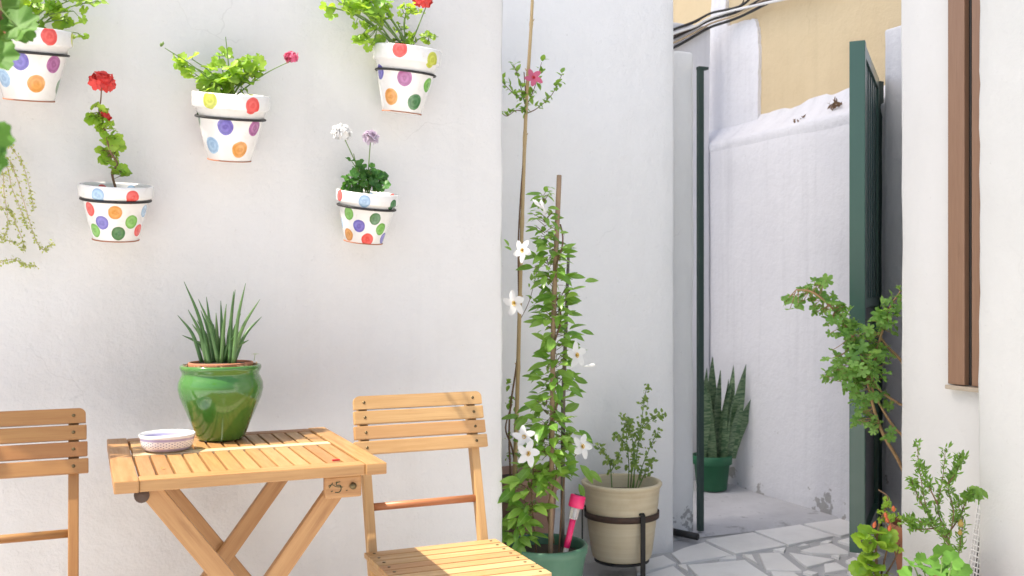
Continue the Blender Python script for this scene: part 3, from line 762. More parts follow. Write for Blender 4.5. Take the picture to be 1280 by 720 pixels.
gp_ = Vector((.346, 2.80, TZ + .0005)); T = Matrix.Translation(gp_)
pt = thing('potted_spear_plant', gp_, 'spiky green spear plant in a round glazed green pot on the table', 'potted plant')
mb = MB(); mb.lathe([(0, 0), (.056, 0), (.061, .003), (.066, .014), (.078, .044), (.094, .082), (.107, .113), (.1125, .137), (.1115, .153), (.106, .167), (.1015, .175), (.1015, .181), (.105, .187), (.1075, .193), (.1070, .199), (.104, .2015), (.099, .200), (.096, .193), (.095, .18), (.094, .15)], T, 96)
mb.build('pot', M['green_glaze'], pt)
mb = MB(); mb.lathe([(.082, .16), (.085, .200), (.086, .207), (.083, .209), (.080, .206), (.078, .19)], T, 48); mb.build('inner_pot', M['terracotta'], pt)
mb = MB(); rng = random.Random(3)
mb.lathe([(.0955, .19), (.087, .1935), (.084, .19)], T, 48)
for i in range(110):
    a = rng.uniform(0, 6.28); r = rng.uniform(.085, .096); c = gp_ + Vector((r * math.cos(a), r * math.sin(a), .197 + rng.uniform(-.003, .007)))
    d = rv(rng) * .011; d.z *= .3; mb.tube([c - d, c + d], .0012, 4)
mb.build('straw', M['straw'], pt)
mb = MB(); mb.lathe([(.081, .203), (.04, .207), (0, .209)], T, 32); mb.build('soil', M['soil'], pt)
mb = MB()
tips = [(230, 352), (248, 374), (258, 371), (276, 376), (307, 354), (294, 362), (292, 364), (325, 374), (327, 396), (235, 387), (222, 394), (228, 419), (270, 391), (262, 396), (283, 380),
        (301, 392), (246, 400), (254, 410), (288, 400), (279, 410), (240, 405), (267, 405), (298, 415), (306, 405), (292, 385), (251, 388), (274, 420), (311, 425), (243, 425), (285, 428)]
for i, (u, v) in enumerate(tips):
    zz = 2.71 + rng.uniform(-.07, .07); tp = at(u, v, zz)
    bx = gp_.x + (tp.x - gp_.x) * .33 + rng.uniform(-.012, .012); by = gp_.y + (tp.y - gp_.y) * .55 + rng.uniform(-.025, .025)
    bs = Vector((bx, by, gp_.z + .203)); mid = bs.lerp(tp, .5) + Vector((0, 0, .012 + .02 * abs(tp.x - gp_.x))) - Vector((tp.x - gp_.x, tp.y - gp_.y, 0)) * .06
    c = curve([bs, mid, tp], 5); k = len(c)
    mb.tube(c, [.0051 * (1 - (j / (k - 1)) ** 2.2) + .0006 for j in range(k)], 8)
mb.build('leaves', M['lf_snake'], pt)
mb = MB(); c = gp_ + Vector((.083, -.035, .212)); mb.tube([c, c + Vector((.003, 0, .018))], .0008, 4)
for k in range(7): lance(mb, c + Vector((.003, 0, .017)), Vector((math.cos(k), math.sin(k), .3)), (0, 0, 1), .011, .004, rng)
mb.build('weed', M['lf_rose'], pt)

# ------------------------------------------------------------------ dotted wall pots
def prof_pot(R, h, rb):
    rl = R * .955; hz = h * .76
    return [(0, 0), (rb - .004, 0), (rb, .003), (rb + (rl - .006 - rb) * .5, hz * .5), (rl - .006, hz), (R - .003, hz + .003), (R - .001, hz + .006), (R, h - .004), (R - .002, h), (R - .008, h), (R - .011, h - .006), (R - .016, h - .035)]
def rad(R, h, rb, z): return R if z > .76 * h else rb + (R * .955 - .006 - rb) * z / (.76 * h)
def wall_pot(uc, vt, vb, R, h, rb, dots, tilt, roll, label, ringlabel, dr, ringz=.70, dY=None):
    """uc,vt: centre of the rim in the photograph; vb: bottom"""
    y = YA - R - .012
    pc = aty(uc, (vt + vb) / 2, y); ppm = F / (pc - CAM).dot(FW)
    # the camera looks up at the pot, so a leaning pot keeps its apparent height
    Rm = Euler((math.radians(tilt), math.radians(roll), 0)).to_matrix().to_4x4()
    base = pc - (Rm @ Vector((0, 0, h / 2)))
    T = Matrix.Translation(base) @ Rm
    root = thing('potted_geranium', base, label, 'potted plant', 'dotted pots on the wall')
    # direction from which the camera sees the pot
    va = math.atan2(CAM.x - pc.x, -(CAM.y - pc.y))
    dl = []
    for (u, v, c) in dots:
        z = h * (1 - (v - vt) / (vb - vt)); z = min(max(z, .012), h - .006); r = rad(R, h, rb, z)
        s = max(-.985, min(.985, (u - uc - (v - (vt + vb) / 2) * math.tan(math.radians(-roll)) * 0) / (r * ppm)))
        a = va + math.asin(s); dl.append((.5 + a / (2 * PI), z, r, dr * (.92 if s * s > .7 else 1), c))
    for (a, z, r, d, c) in list(dl)[:7]: dl.append(((a + .5) % 1.0, z, r, d, c))
    mb = MB(); mb.lathe(prof_pot(R, h, rb), T, 96); pot = mb.build('pot', dotted_mat('dotted_glaze', dl), root)
    mb = MB(); mb.lathe([(rb + .0012, .0005), (rb + .0014, .0035), (rb - .002, .0036)], T, 64); mb.build('bare_foot', M['terracotta'], pot)
    mb = MB(); mb.lathe([(R - .0125, h - .022), (R * .5, h - .016), (0, h - .014)], T, 32); mb.build('soil', M['soil'], root)
    # iron ring
    rz = h * ringz; rr = rad(R, h, rb, rz - .001) + .0045
    mb = MB(); pts = [T @ Vector((rr * math.sin(2 * PI * k / 48), -rr * math.cos(2 * PI * k / 48), rz)) for k in range(49)]; mb.tube(pts, .0035, 8)
    bk = T @ Vector((0, rr, rz)); mb.bar(bk, (bk.x, YA - .002, bk.z), .02, .005, (1, 0, 0), .001); mb.box((bk.x, YA - .003, bk.z - .03), (.022, .005, .10), bev=.001)
    tag(mb.build('pot_ring', M['iron']), ringlabel, 'plant holder', 'iron rings on the wall')
    return root, T, ppm, Vector(T @ Vector((0, 0, h - .015)))
BIG = (.108, .190, .060); SML = (.097, .158, .058)
# centre pot, pink
rng = random.Random(21)
root, T, ppm, soil = wall_pot(288, 118, 200, .108, .190, .060, [(263, 127, 'lime'), (314, 130, 'red'), (282, 157, 'violet'), (317, 157, 'purple'), (267, 181, 'blue'), (300, 184, 'orange'), (249, 150, 'dkgreen')],
    12, 0, 'dotted white pot with bushy leaves and one pink bloom, right above the spear plant', 'black iron ring round the pot with the pink bloom', .0228, .64)
Y0 = soil.y
lm, sm = MB(), MB(); B = lambda u, v, r, y=None: (aty(u, v, (y if y else Y0) + rng.uniform(-.03, .03)), r / ppm)
bl = [B(283, 95, 20), B(262, 97, 18), B(310, 98, 18), B(246, 98, 14), B(322, 80, 14), B(274, 74, 14), B(230, 82, 9), B(300, 80, 15), B(328, 92, 10), B(293, 106, 20), B(270, 108, 12), B(240, 76, 7)]
lobed_cluster(lm, sm, bl, 80, (.014, .030), rng, branches(sm, soil, bl, rng), clampy=YA - .03, depth=.26, face=Vector((0, -.9, 0)))
lobed_cluster(lm, None, [B(222, 78, 7), B(282, 50, 5)], 9, (.006, .012), rng)
for u, v in ((206, 60), (364, 76), (282, 46), (325, 70)):
    e = aty(u, v, Y0 - .02); m_ = soil.lerp(e, .55) + Vector((0, 0, .01)); stem(sm, [soil, m_, e], .0022, .0012)
lm.build('leaves', M['lf_geranium'], root); sm.build('stems', M['greenstem'], root)
umbel(aty(364, 72, Y0 - .02), .016, rng, 18, fl=.014).build('flower', M['p_pink'], root)
mb = MB()
for k in range(5):
    c = aty(204, 57, Y0 - .02) + rv(rng) * .008; mb.tube([c, c + Vector((0, 0, .004)), c + Vector((0, 0, .009))], [.0015, .003, .0012], 6)
mb.build('buds', M['greenstem'], root)
# top left pot
root, T, ppm, soil = wall_pot(36, 36, 125, .108, .190, .062, [(59, 45, 'red'), (2, 42, 'lime'), (64, 78, 'purple'), (26, 77, 'violet'), (8, 99, 'blue'), (44, 103, 'orange'), (71, 105, 'dkgreen'), (87, 45, 'lime')],
    12, 0, 'dotted white pot in the top left corner, partly hidden by a hanging leaf', 'black iron ring round the dotted pot in the top left corner', .0225, .66)
Y0 = soil.y; lm, sm = MB(), MB()
bl = [B(20, 15, 22), B(50, 14, 18), B(72, 8, 14), B(92, 18, 14), B(85, 28, 10), B(110, -2, 16), B(60, -20, 30), B(10, -15, 25), B(98, 44, 8), B(38, 28, 14), B(122, 4, 9)]
lobed_cluster(lm, sm, bl, 95, (.013, .028), rng, branches(sm, soil, bl, rng), clampy=YA - .03, depth=.26, face=Vector((0, -.9, 0)))
lm.build('leaves', M['lf_geranium'], root); sm.build('stems', M['greenstem'], root)
# lower left pot, red
root, T, ppm, soil = wall_pot(145, 230, 301, .097, .152, .060, [(124, 241, 'blue'), (164, 242, 'red'), (115, 260, 'red'), (144, 262, 'orange'), (178, 261, 'blue'), (129, 276, 'violet'), (163, 274, 'green'), (121, 287, 'green'), (148, 289, 'dkgreen'), (171, 286, 'red')],
    10, 0, 'dotted white pot with one lanky stem topped by a red geranium', 'black iron ring round the pot with the lanky red geranium', .0185, .735)
Y0 = soil.y; lm, sm = MB(), MB()
c = stem(sm, [soil, aty(140, 215, Y0), aty(147, 205, Y0), aty(137, 188, Y0 - .01), aty(132, 165, Y0 - .02), aty(124, 140, Y0 - .02), aty(126, 125, Y0 - .02), aty(127, 106, Y0 - .02)], .0035, .0015)
lobed_cluster(lm, sm, [B(120, 142, 12), B(130, 160, 13), B(137, 185, 13), B(133, 196, 10), B(147, 217, 9), B(142, 175, 9), B(125, 152, 9)], 80, (.009, .020), rng, lambda p: min(c, key=lambda q_: (q_ - p).length), ydepth=1, petr=.0008)
lm.build('leaves', M['lf_geranium'], root); sm.build('stems', M['bark'], root)
umbel(aty(127, 103, Y0 - .02), .030, rng, 30, fl=.018).build('flower', M['p_red'], root)
umbel(aty(131, 146, Y0 - .03), .011, rng, 7, fl=.012).build('flower', M['p_red'], root)
# top right pot, red
root, T, ppm, soil = wall_pot(506, 62, 140, .1035, .198, .060, [(497, 68, 'red'), (538, 75, 'lime'), (475, 95, 'violet'), (506, 100, 'purple'), (535, 104, 'green'), (491, 123, 'orange'), (521, 126, 'dkgreen')],
    9, 3, 'dotted white pot tilted under sprawling leaves and a red bloom, highest on the right', 'black iron ring round the tilted pot, highest on the right', .0235, .62)
Y0 = soil.y; lm, sm = MB(), MB()
bl = [B(430, 10, 17), B(412, 12, 11), B(450, 18, 18), B(470, 5, 20), B(468, 36, 15), B(458, 50, 12), B(484, 22, 13), B(455, -5, 20), B(440, 0, 16), B(470, 50, 8)]
lobed_cluster(lm, sm, bl, 80, (.014, .029), rng, branches(sm, soil, bl[:4] + bl[6:7], rng, .0035, .002), clampy=YA - .03, depth=.26, face=Vector((0, -.9, 0)))
lobed_cluster(lm, sm, [B(502, 40, 11), B(515, 50, 10), B(508, 10, 11), B(532, 48, 8), B(545, 47, 5), B(525, 15, 7), B(498, 52, 10)], 60, (.007, .016), rng, branches(sm, soil, [B(502, 40, 11), B(515, 48, 9), B(508, 10, 9), B(543, 46, 5)], rng, .002, .001), clampy=YA - .03, depth=.26)
stem(sm, [soil, aty(520, 40, Y0), aty(532, 10, Y0)], .0028, .0016); stem(sm, [soil, aty(480, 25, Y0), aty(462, 5, Y0)], .004, .0025); stem(sm, [soil, aty(470, 35, Y0), aty(440, 16, Y0)], .003, .002); stem(sm, [soil, aty(505, 30, Y0), aty(510, 8, Y0)], .0025, .0015)
stem(sm, [soil, aty(525, 48, Y0), aty(548, 46, Y0 - .02)], .0015, .001)
lm.build('leaves', M['lf_geranium'], root); sm.build('stems', M['greenstem'], root)
umbel(aty(528, 0, Y0 - .02), .028, rng, 28, fl=.018).build('flower', M['p_red'], root)
# lower right pot, white
root, T, ppm, soil = wall_pot(457, 239, 304, .095, .154, .058, [(423, 246, 'red'), (454, 249, 'blue'), (490, 251, 'dkgreen'), (436, 267, 'green'), (469, 270, 'dkgreen'), (450, 281, 'violet'), (477, 283, 'green'), (424, 281, 'blue'), (438, 294, 'orange'), (462, 297, 'red'), (481, 295, 'violet')],
    10, 3, 'dotted white pot with dark leaves and white and lilac blooms, nearest the chair', 'black iron ring round the pot with white and lilac blooms', .0185, .70)
Y0 = soil.y; lm, sm = MB(), MB()
lobed_cluster(lm, sm, [B(455, 226, 16), B(440, 228, 12), B(470, 225, 12), B(450, 212, 11), B(465, 215, 12), B(425, 236, 5), B(478, 232, 6), B(438, 201, 4), B(453, 203, 6)], 64, (.011, .022), rng, branches(sm, soil, [B(455, 222, 10), B(440, 226, 10), B(470, 222, 10)], rng), clampy=YA - .03, face=Vector((0, -.9, 0)))
stem(sm, [soil, aty(445, 205, Y0), aty(430, 172, Y0 - .01)], .002, .0014); stem(sm, [soil, aty(461, 205, Y0), aty(463, 178, Y0 - .01)], .002, .0014); stem(sm, [aty(445, 205, Y0), aty(442, 192, Y0)], .0015, .001)
lm.build('leaves', M['lf_geranium_deep'], root); sm.build('stems', M['greenstem'], root)
umbel(aty(427, 166, Y0 - .01), .022, rng, 34, fl=.019).build('white_flower', M['p_white'], root)
umbel(aty(463, 172, Y0 - .01), .018, rng, 20, fl=.018).build('lilac_flower', M['p_lilac'], root)

# ------------------------------------------------------------------ trailing plants at the left edge
rng = random.Random(5)
hp = aty(-75, 175, 2.93); root = thing('trailing_creeper', hp, 'thin trailing creeper with tiny pale leaves hanging down the wall at the left edge', 'plant')
mb = MB(); mb.lathe(prof_pot(.09, .14, .06), Matrix.Translation(hp - Vector((0, 0, .15))), 48); mb.build('pot', M['terracotta'], root)
mb = MB(); mb.bar(hp + Vector((0, .085, -.05)), (hp.x, YA - .001, hp.z - .05), .02, .006, (1, 0, 0)); mb.build('bracket', M['iron'], root)
lm, sm = MB(), MB()
trails = [[(-60, 170), (5, 195), (20, 220), (35, 270), (45, 300), (55, 312), (66, 303)], [(-60, 175), (-5, 160), (10, 180), (28, 205), (38, 240), (42, 262)], [(-50, 240), (-5, 258), (12, 262), (18, 275), (30, 305), (28, 312)],
          [(-50, 280), (-10, 290), (8, 300), (22, 305)], [(-50, 320), (-10, 330), (15, 324), (30, 330), (45, 333)], [(-60, 170), (2, 200), (15, 235), (28, 268), (36, 285)], [(-40, 180), (0, 210), (5, 240), (10, 280), (2, 300)]]
for tr in trails:
    c = stem(sm, [aty(u, v, 2.99 - .02 * rng.random()) for u, v in tr], .0013, .0007, 5, 6)
    for i in range(2, len(c)):
        for k in range(5):
            p = c[i] + rv(rng) * .007; d = rv(rng); lance(lm, p, d, d.orthogonal() + Vector((0, -.5, .6)), rng.uniform(.006, .011), .006, rng, seg=2)
lm.build('leaves', M['lf_thyme'], root); sm.build('stems', M['palestem'], root)
hb = at(-75, 10, 1.5); root = thing('hanging_geranium', hb, 'large soft green geranium leaves hanging close to the lens in the top left corner', 'plant')
mb = MB(); mb.lathe(prof_pot(.09, .13, .06), Matrix.Translation(hb - Vector((0, 0, .13))), 48); mb.build('pot', M['terracotta'], root)
mb = MB()
for k in range(3): mb.tube([hb + Vector((.085 * math.cos(k * 2.1), .085 * math.sin(k * 2.1), -.01)), hb + Vector((0, 0, .6))], .0012, 5)
mb.tube([hb + Vector((0, 0, .6)), hb + Vector((0, 0, 2.0))], .0015, 5); mb.build('cord', M['palestem'], root)
lm, sm = MB(), MB(); soil = hb
for (u, v, s, d, n, z) in ((21, 33, .036, (.75, -.1, .35), (-.45, -.8, .5), 1.5), (21, 33, .030, (.3, -.1, -.9), (.5, -.8, .3), 1.52), (-6, 72, .034, (.9, -.2, .05), (.1, -.9, .5), 1.46), (-8, 12, .04, (.3, 0, .8), (.2, -.8, .5), 1.55), (-16, 50, .034, (.1, 0, -.9), (.4, -1, .3), 1.5), (-14, 168, .026, (.5, 0, -.8), (.6, -1, 0), 1.1), (-16, 200, .022, (.6, 0, .4), (.3, -1, .3), 1.1), (-40, 20, .04, (.2, 0, 1), (0, -.5, 1), 1.5), (-90, 0, .05, (-.5, 0, .3), (0, -.6, 1), 1.5), (-60, -40, .05, (0, 0, 1), (0, -.6, 1), 1.5)):
    p = at(u, v, z); lobed(lm, p, d, n, s, rng, 7, .14, .22); sm.tube(curve([soil, soil.lerp(p, .5) + Vector((0, 0, .04)), p], 6), .0014, 6)
lm.build('leaves', M['lf_near'], root); sm.build('stems', M['greenstem'], root)

# unseen plants added for the shade they cast on the left chair and the right chair's back
rng = random.Random(41)
hb = Vector((-.66, 2.80, 1.72)); root = thing('shade_basket', hb, 'unseen bushy basket added high on the wall to shade the left chair', 'plant')
mb = MB(); mb.lathe(prof_pot(.10, .14, .07), Matrix.Translation(hb - Vector((0, 0, .12))), 40); mb.bar(hb - Vector((0, 0, .03)) + Vector((0, .10, 0)), Vector((hb.x, YA - .001, hb.z - .03)), .02, .006, (1, 0, 0)); mb.build('basket', M['terracotta'], root)
lm, sm = MB(), MB(); bl = [(hb + Vector((x, y, z)), r) for x, y, z, r in ((0, 0, .08, .12), (-.14, -.03, .04, .10), (.14, -.05, .04, .10), (.05, -.1, .16, .09), (-.05, .02, .2, .09), (.2, -.05, -.06, .07), (-.2, -.02, -.08, .08))]
lobed_cluster(lm, sm, bl, 150, (.02, .036), rng, branches(sm, hb, bl, rng), clampy=YA - .02)
lm.build('leaves', M['lf_geranium_deep'], root); sm.build('stems', M['greenstem'], root)
hb = Vector((.255, 2.655, 2.08)); root = thing('shade_aloe', hb, 'unseen spiky aloe on a wall bracket, added to shade the back of the right chair', 'plant')
mb = MB(); mb.lathe(prof_pot(.034, .05, .025), Matrix.Translation(hb - Vector((0, 0, .055))), 32); mb.bar(hb + Vector((0, .03, -.03)), Vector((hb.x, YA - .001, hb.z - .03)), .008, .005, (1, 0, 0)); mb.build('pot', M['terracotta'], root)
mb = MB()
for (dx, dy, dz, r) in ((-.065, .045, .02, .010), (-.03, .085, .03, .012), (.0, .055, .05, .012), (.022, .092, .03, .011), (.05, .06, .02, .012), (.075, .075, .03, .011), (-.085, .022, .02, .010), (.05, .02, .05, .012), (-.05, -.03, .04, .01), (.03, -.04, .05, .01), (-.045, .07, .05, .013), (.012, .075, .01, .014), (.062, .045, .045, .014), (-.012, .05, .0, .013), (.035, .04, .0, .014), (.085, .055, .01, .012)):
    t_ = hb + Vector((dx, dy, dz)); c = curve([hb, hb.lerp(t_, .5) + Vector((dx * .1, 0, .01)), t_], 5); mb.tube(c, [r * 1.6 * (1 - (j / (len(c) - 1)) ** 2.0) + .0006 for j in range(len(c))], 6)
mb.build('leaves', M['lf_snake'], root)

# ------------------------------------------------------------------ mandevilla in green planter
rng = random.Random(11); Zp = 3.42
pb = at(683, 679, Zp); R = .142; pb.z = 0; rz = (at(683, 679, Zp)).z
root = thing('potted_mandevilla', pb, 'staked mandevilla with white star flowers in a worn green planter at the wall corner', 'potted plant')
mb = MB(); mb.lathe([(0, 0), (.098, 0), (.104, .004), (.128, rz * .72), (.137, rz - .03), (.141, rz - .026), (R, rz - .006), (R - .003, rz), (R - .012, rz), (R - .018, rz - .01), (R - .022, rz - .05)], Matrix.Translation(pb), 80); mb.build('planter', M['green_planter'], root)
mb = MB(); mb.lathe([(R - .019, rz - .035), (R * .5, rz - .028), (0, rz - .026)], Matrix.Translation(pb), 40, wob=lambda a, z: .02 * math.sin(7 * a)); mb.build('soil', M['soil'], root)
yc = pb.y
mb = MB(); sb = aty(688, 684, yc - .03); sb.z = rz - .05
c = [sb, aty(690, 560, yc - .02), aty(692, 400, yc - .02), aty(699, 219, yc - .01)]; mb.tube(curve(c, 10), .0085, 10); mb.build('stake', M['stake'], root)
mb = MB(); sb2 = aty(703, 680, yc + .04); sb2.z = rz - .05; mb.tube([sb2, aty(704, 500, yc + .04), aty(711, 306, yc + .04)], [.008, .008, .005], 8); mb.build('stake', M['stake_dark'], root)
lm, sm = MB(), MB()
spine = [(690, 690), (684, 600), (693, 520), (687, 440), (696, 370), (692, 310), (688, 262)]
tw = []
for i in range(140):                 # vine winding round the stake
    s = i / 139; v = 680 - s * 400; u = 688 + 11 * s; p = aty(u, v, yc - .02) + Vector((.014 * math.cos(s * 26), .014 * math.sin(s * 26), 0)); tw.append(p)
sm.tube(tw, .003, 6)
stem(sm, [sb + Vector((-.05, 0, 0)), aty(665, 600, yc), aty(684, 540, yc)], .003, .002); stem(sm, [sb + Vector((.03, 0, 0)), aty(705, 600, yc), aty(715, 575, yc - .03), aty(728, 560, yc - .05)], .003, .0015)
prof = [(255, 680, 12), (270, 682, 20), (290, 684, 26), (310, 687, 26), (335, 690, 26), (360, 695, 24), (380, 700, 26), (400, 692, 26), (425, 695, 28), (450, 694, 28), (470, 690, 30), (490, 690, 30), (510, 686, 36), (530, 685, 42), (550, 690, 40), (575, 685, 38), (595, 675, 34), (615, 665, 34), (635, 660, 32), (655, 655, 28), (672, 650, 20)]
nodes = []
v = 252
while v < 690:
    k = min(range(len(prof)), key=lambda i: abs(prof[i][0] - v)); nodes.append((v, prof[k][1] + rng.uniform(-5, 5), prof[k][2] * rng.uniform(.75, 1.3))); v += rng.uniform(13, 24)
for (v, u, w) in nodes:
    cen = aty(u, v, yc - .01); a0 = rng.uniform(0, 6); cnt = int(14 + w * .45)
    for k in range(cnt):
        a_ = a0 + k * 2.4 + rng.uniform(-.4, .4); rad_ = Vector((math.cos(a_), math.sin(a_), 0)); reach = w * Zp / F
        st_ = cen + Vector((0, 0, rng.uniform(-.022, .022))); p = st_ + rad_ * reach * rng.uniform(.05, .75) + Vector((0, 0, rng.uniform(-.01, .03)))
        d = rad_ + Vector((0, 0, rng.uniform(-.55, .6))) + rv(rng) * .3; L = rng.uniform(.030, .070) * (.75 if v < 300 else 1) * (1.12 if v > 500 else 1)
        n_ = Vector((-.15, -.55, .9)) + rv(rng) * .6
        lance(lm, p, d, n_, L, L * rng.uniform(.36, .5), rng, .22, rng.uniform(.05, .5))
        if k % 2: sm.tube([st_, p], .0011, 4, 0, False)
for (u, v, dx, dz, L) in ((735, 592, .6, -.7, .08), (715, 580, .1, -1, .085), (745, 595, 1, -.6, .07), (728, 615, .3, -.9, .06), (740, 350, 1, .2, .05), (735, 415, 1, -.1, .05), (722, 345, 1, .1, .06), (634, 618, -.8, -.4, .08), (640, 600, -.9, .2, .08), (650, 680, -.7, -.3, .085), (636, 310, -.7, .4, .03), (634, 303, -.5, .7, .03)):
    p = aty(u, v, yc - .05); d = Vector((dx, -.3, dz)); lance(lm, p - d.normalized() * L * .5, d, (0, -.8, .6), L, L * .42, rng)
lm.build('leaves', M['lf_mandevilla'], root); sm.build('vine', M['bark'], root)
for (u, v, fx, fz, r, dy) in ((655, 546, -.3, .3, .034, -.16), (660, 567, .1, -.05, .041, -.19), (728, 558, .25, .25, .040, -.16), (721, 444, .3, .1, .042, -.14), (676, 655, .2, .3, .0, 0))[:4]:
    pinwheel(aty(u, v, yc + dy), Vector((fx, -1, fz)), r * 1.05, rng).build('flower', [M['p_white'], M['p_yellow']], root)
for (u, v, fx, fz, r) in ((643, 379, -1, -.2, .044), (653, 313, -1, .1, .038)):
    pinwheel(aty(u, v, yc - .10), Vector((fx, -.55, fz)), r, rng).build('flower', [M['p_white'], M['p_yellow']], root)
for (u, v, dx, dz) in ((738, 457, 1, .1), (679, 258, -.4, .9), (672, 255, -.8, .6)):
    mb = MB(); p = aty(u, v, yc - .10); d = Vector((dx, -.1, dz)).normalized(); mb.tube([p - d * .026, p - d * .01, p + d * .008, p + d * .024], [.002, .004, .007, .0008], 8); mb.build('bud', M['p_white'], root)

# solar garden light stuck in the planter
a = aty(706, 694, yc - .075); b_ = aty(723, 619, yc - .075); ax = (b_ - a).normalized(); L = (b_ - a).length
root = thing('solar_light', a, 'bright pink plastic solar stake light stuck in the green planter', 'garden light')
T = Matrix.Translation(a) @ frame(ax.orthogonal(), ax).to_4x4()
mb = MB(); mb.lathe([(.0, -.02), (.007, 0), (.009, .012), (.0092, L * .22)], T, 20); mb.build('spike', M['steel'], root)
mb = MB(); mb.lathe([(.0085, L * .12), (.0105, L * .13), (.0105, L * .60), (.006, L * .605)], T, 24); mb.build('tube', M['pink'], root)
mb = MB(); mb.lathe([(.013, L * .6), (.015, L * .62), (.0165, L * .8), (.0165, L * .82)], T, 24, wob=lambda a_, z: .03 * math.cos(12 * a_)); mb.build('lens', M['clear'], root)
mb = MB(); mb.lathe([(.0, L * .79), (.0245, L * .795), (.0265, L * .81), (.0265, L * .985), (.0245, L), (0, L * 1.003)], T, 32); cap = mb.build('cap', M['pink'], root)
mb = MB(); Rf = frame(ax.orthogonal(), ax); Rt2 = Matrix.Identity(3)
e1 = (RT - ax * RT.dot(ax)).normalized(); mb.box(a + ax * (L * 1.003 + .001), (.027, .022, .002), Matrix((e1, ax.cross(e1), ax)).transposed(), .0005); mb.build('solar_panel', M['solar'], cap)

# ------------------------------------------------------------------ hibiscus on a tall bamboo cane behind it
rng = random.Random(13); yh = 3.48
hbp = aty(652, 600, yh); zz = hbp.z; root = thing('potted_hibiscus', (hbp.x, yh, 0), 'tall thin hibiscus with one pink flower tied to a tall bamboo cane', 'potted plant')
T = Matrix.Translation((hbp.x, yh, 0)); Rh = .15; hz = zz + .03
mb = MB(); mb.lathe([(0, 0), (.10, 0), (.108, .004), (.135, hz - .06), (.15, hz - .055), (Rh, hz - .004), (Rh - .005, hz), (Rh - .015, hz), (Rh - .02, hz - .04)], T, 64); mb.build('pot', M['terracotta_old'], root)
mb = MB(); mb.lathe([(Rh - .018, hz - .03), (0, hz - .022)], T, 32); mb.build('soil', M['soil'], root)
cn = curve([aty(643, 605, yh), aty(647, 480, yh), aty(651, 330, yh), aty(657, 150, yh), aty(664, 30, yh), aty(667, -40, yh)], 14); mb = MB()
rr = []
for i, p in enumerate(cn): rr.append(.0085 - .003 * i / len(cn) + (.0016 if i % 8 == 0 else 0))
mb.tube(cn, rr, 10)
for i in range(8, len(cn) - 2, 8):
    s = 1 if (i // 8) % 2 else -1; mb.tube([cn[i], cn[i] + RT * .012 * s + Vector((0, 0, .02))], [.003, .0015], 5)
mb.build('cane', M['bamboo'], root)
lm, sm = MB(), MB()
c = stem(sm, [aty(638, 600, yh - .02), aty(637, 520, yh), aty(648, 430, yh), aty(648, 300, yh), aty(654, 200, yh), aty(658, 140, yh), aty(655, 90, yh)], .004, .002, 6, 6)
stem(sm, [aty(648, 605, yh), aty(640, 560, yh), aty(632, 535, yh), aty(640, 505, yh)], .004, .0025)
b1 = stem(sm, [aty(658, 142, yh), aty(672, 135, yh), aty(690, 118, yh), aty(703, 92, yh)], .0022, .0012); b2 = stem(sm, [aty(657, 140, yh), aty(645, 138, yh), aty(632, 145, yh - .02), aty(620, 130, yh)], .0022, .0012)
b3 = stem(sm, [aty(656, 130, yh), aty(650, 105, yh), aty(642, 80, yh)], .002, .001); b4 = stem(sm, [aty(657, 135, yh), aty(668, 110, yh), aty(677, 78, yh)], .002, .001); b5 = stem(sm, [aty(652, 125, yh), aty(640, 115, yh), aty(625, 100, yh)], .002, .001)
pp_ = F / (cn[0] - CAM).dot(FW)
for br_, nn in ((b1[5:], 30), (b2, 22), (b3, 26), (b4, 26), (b5, 22)):
    for i in range(nn):
        p = rng.choice(br_) + rv(rng) * .012; d = rv(rng) + Vector((0, -.2, .4)); L = rng.uniform(.014, .036)
        lance(lm, p, d, Vector((0, -.3, 1)) + rv(rng) * .6, L, L * .6, rng, .25, .25, seg=4)
for (u, v) in ((640, 570), (637, 545), (645, 520), (638, 500), (634, 478), (668, 375), (672, 330), (670, 395), (664, 350), (676, 345), (640, 610)):
    for k in range(6):
        p = aty(u, v, yh) + rv(rng) * .022; d = rv(rng); L = rng.uniform(.016, .032); lance(lm, p, d, Vector((0, -.4, .8)) + rv(rng) * .6, L, L * .6, rng, seg=4)
stem(sm, [aty(650, 400, yh), aty(662, 375, yh), aty(672, 335, yh)], .0015, .001)
lm.build('leaves', M['lf_hibiscus'], root); sm.build('branches', M['bark'], root)
pinwheel(aty(667, 97, yh - .04), Vector((-.2, -1, .2)), .036, rng).build('flower', [M['p_pink'], M['p_red']], root)

# ------------------------------------------------------------------ beige pot in iron stand, rose bush
rng = random.Random(17)
Zb = 3.98; pc = at(777, 602, Zb); zr = pc.z; zb = .065; hB = zr - zb; kx = Zb / F; pr = Vector((pc.x, pc.y, zb))
root = thing('potted_rose', pr, 'young rose bush in a tall beige stoneware pot held by the iron stand', 'potted plant')
Rb = 50.5 * kx; rbb = 36 * kx
def rB(z): return rbb + (Rb * .955 - rbb) * (z / hB) ** .8
pf = [(0, 0), (rbb - .006, 0), (rbb, .006)] + [(rB(hB * k / 14), hB * k / 14) for k in range(1, 14)] + [(Rb * .975, hB - .012), (Rb, hB - .006), (Rb, hB), (Rb - .004, hB + .004), (Rb - .014, hB + .003), (Rb - .02, hB - .006), (Rb - .028, hB - .06)]
mb = MB(); mb.lathe(pf, Matrix.Translation(pr), 80, wob=lambda a, z: .004 * math.sin(2 * a + z * 9) + .003 * math.sin(z * 160)); mb.build('pot', M['stoneware'], root)
mb = MB(); mb.lathe([(Rb - .026, hB - .05), (0, hB - .04)], Matrix.Translation(pr), 32); mb.build('soil', M['soil'], root)
yr = pr.y; lm, sm = MB(), MB(); so = pr + Vector((0, 0, hB - .045))
br_ = []
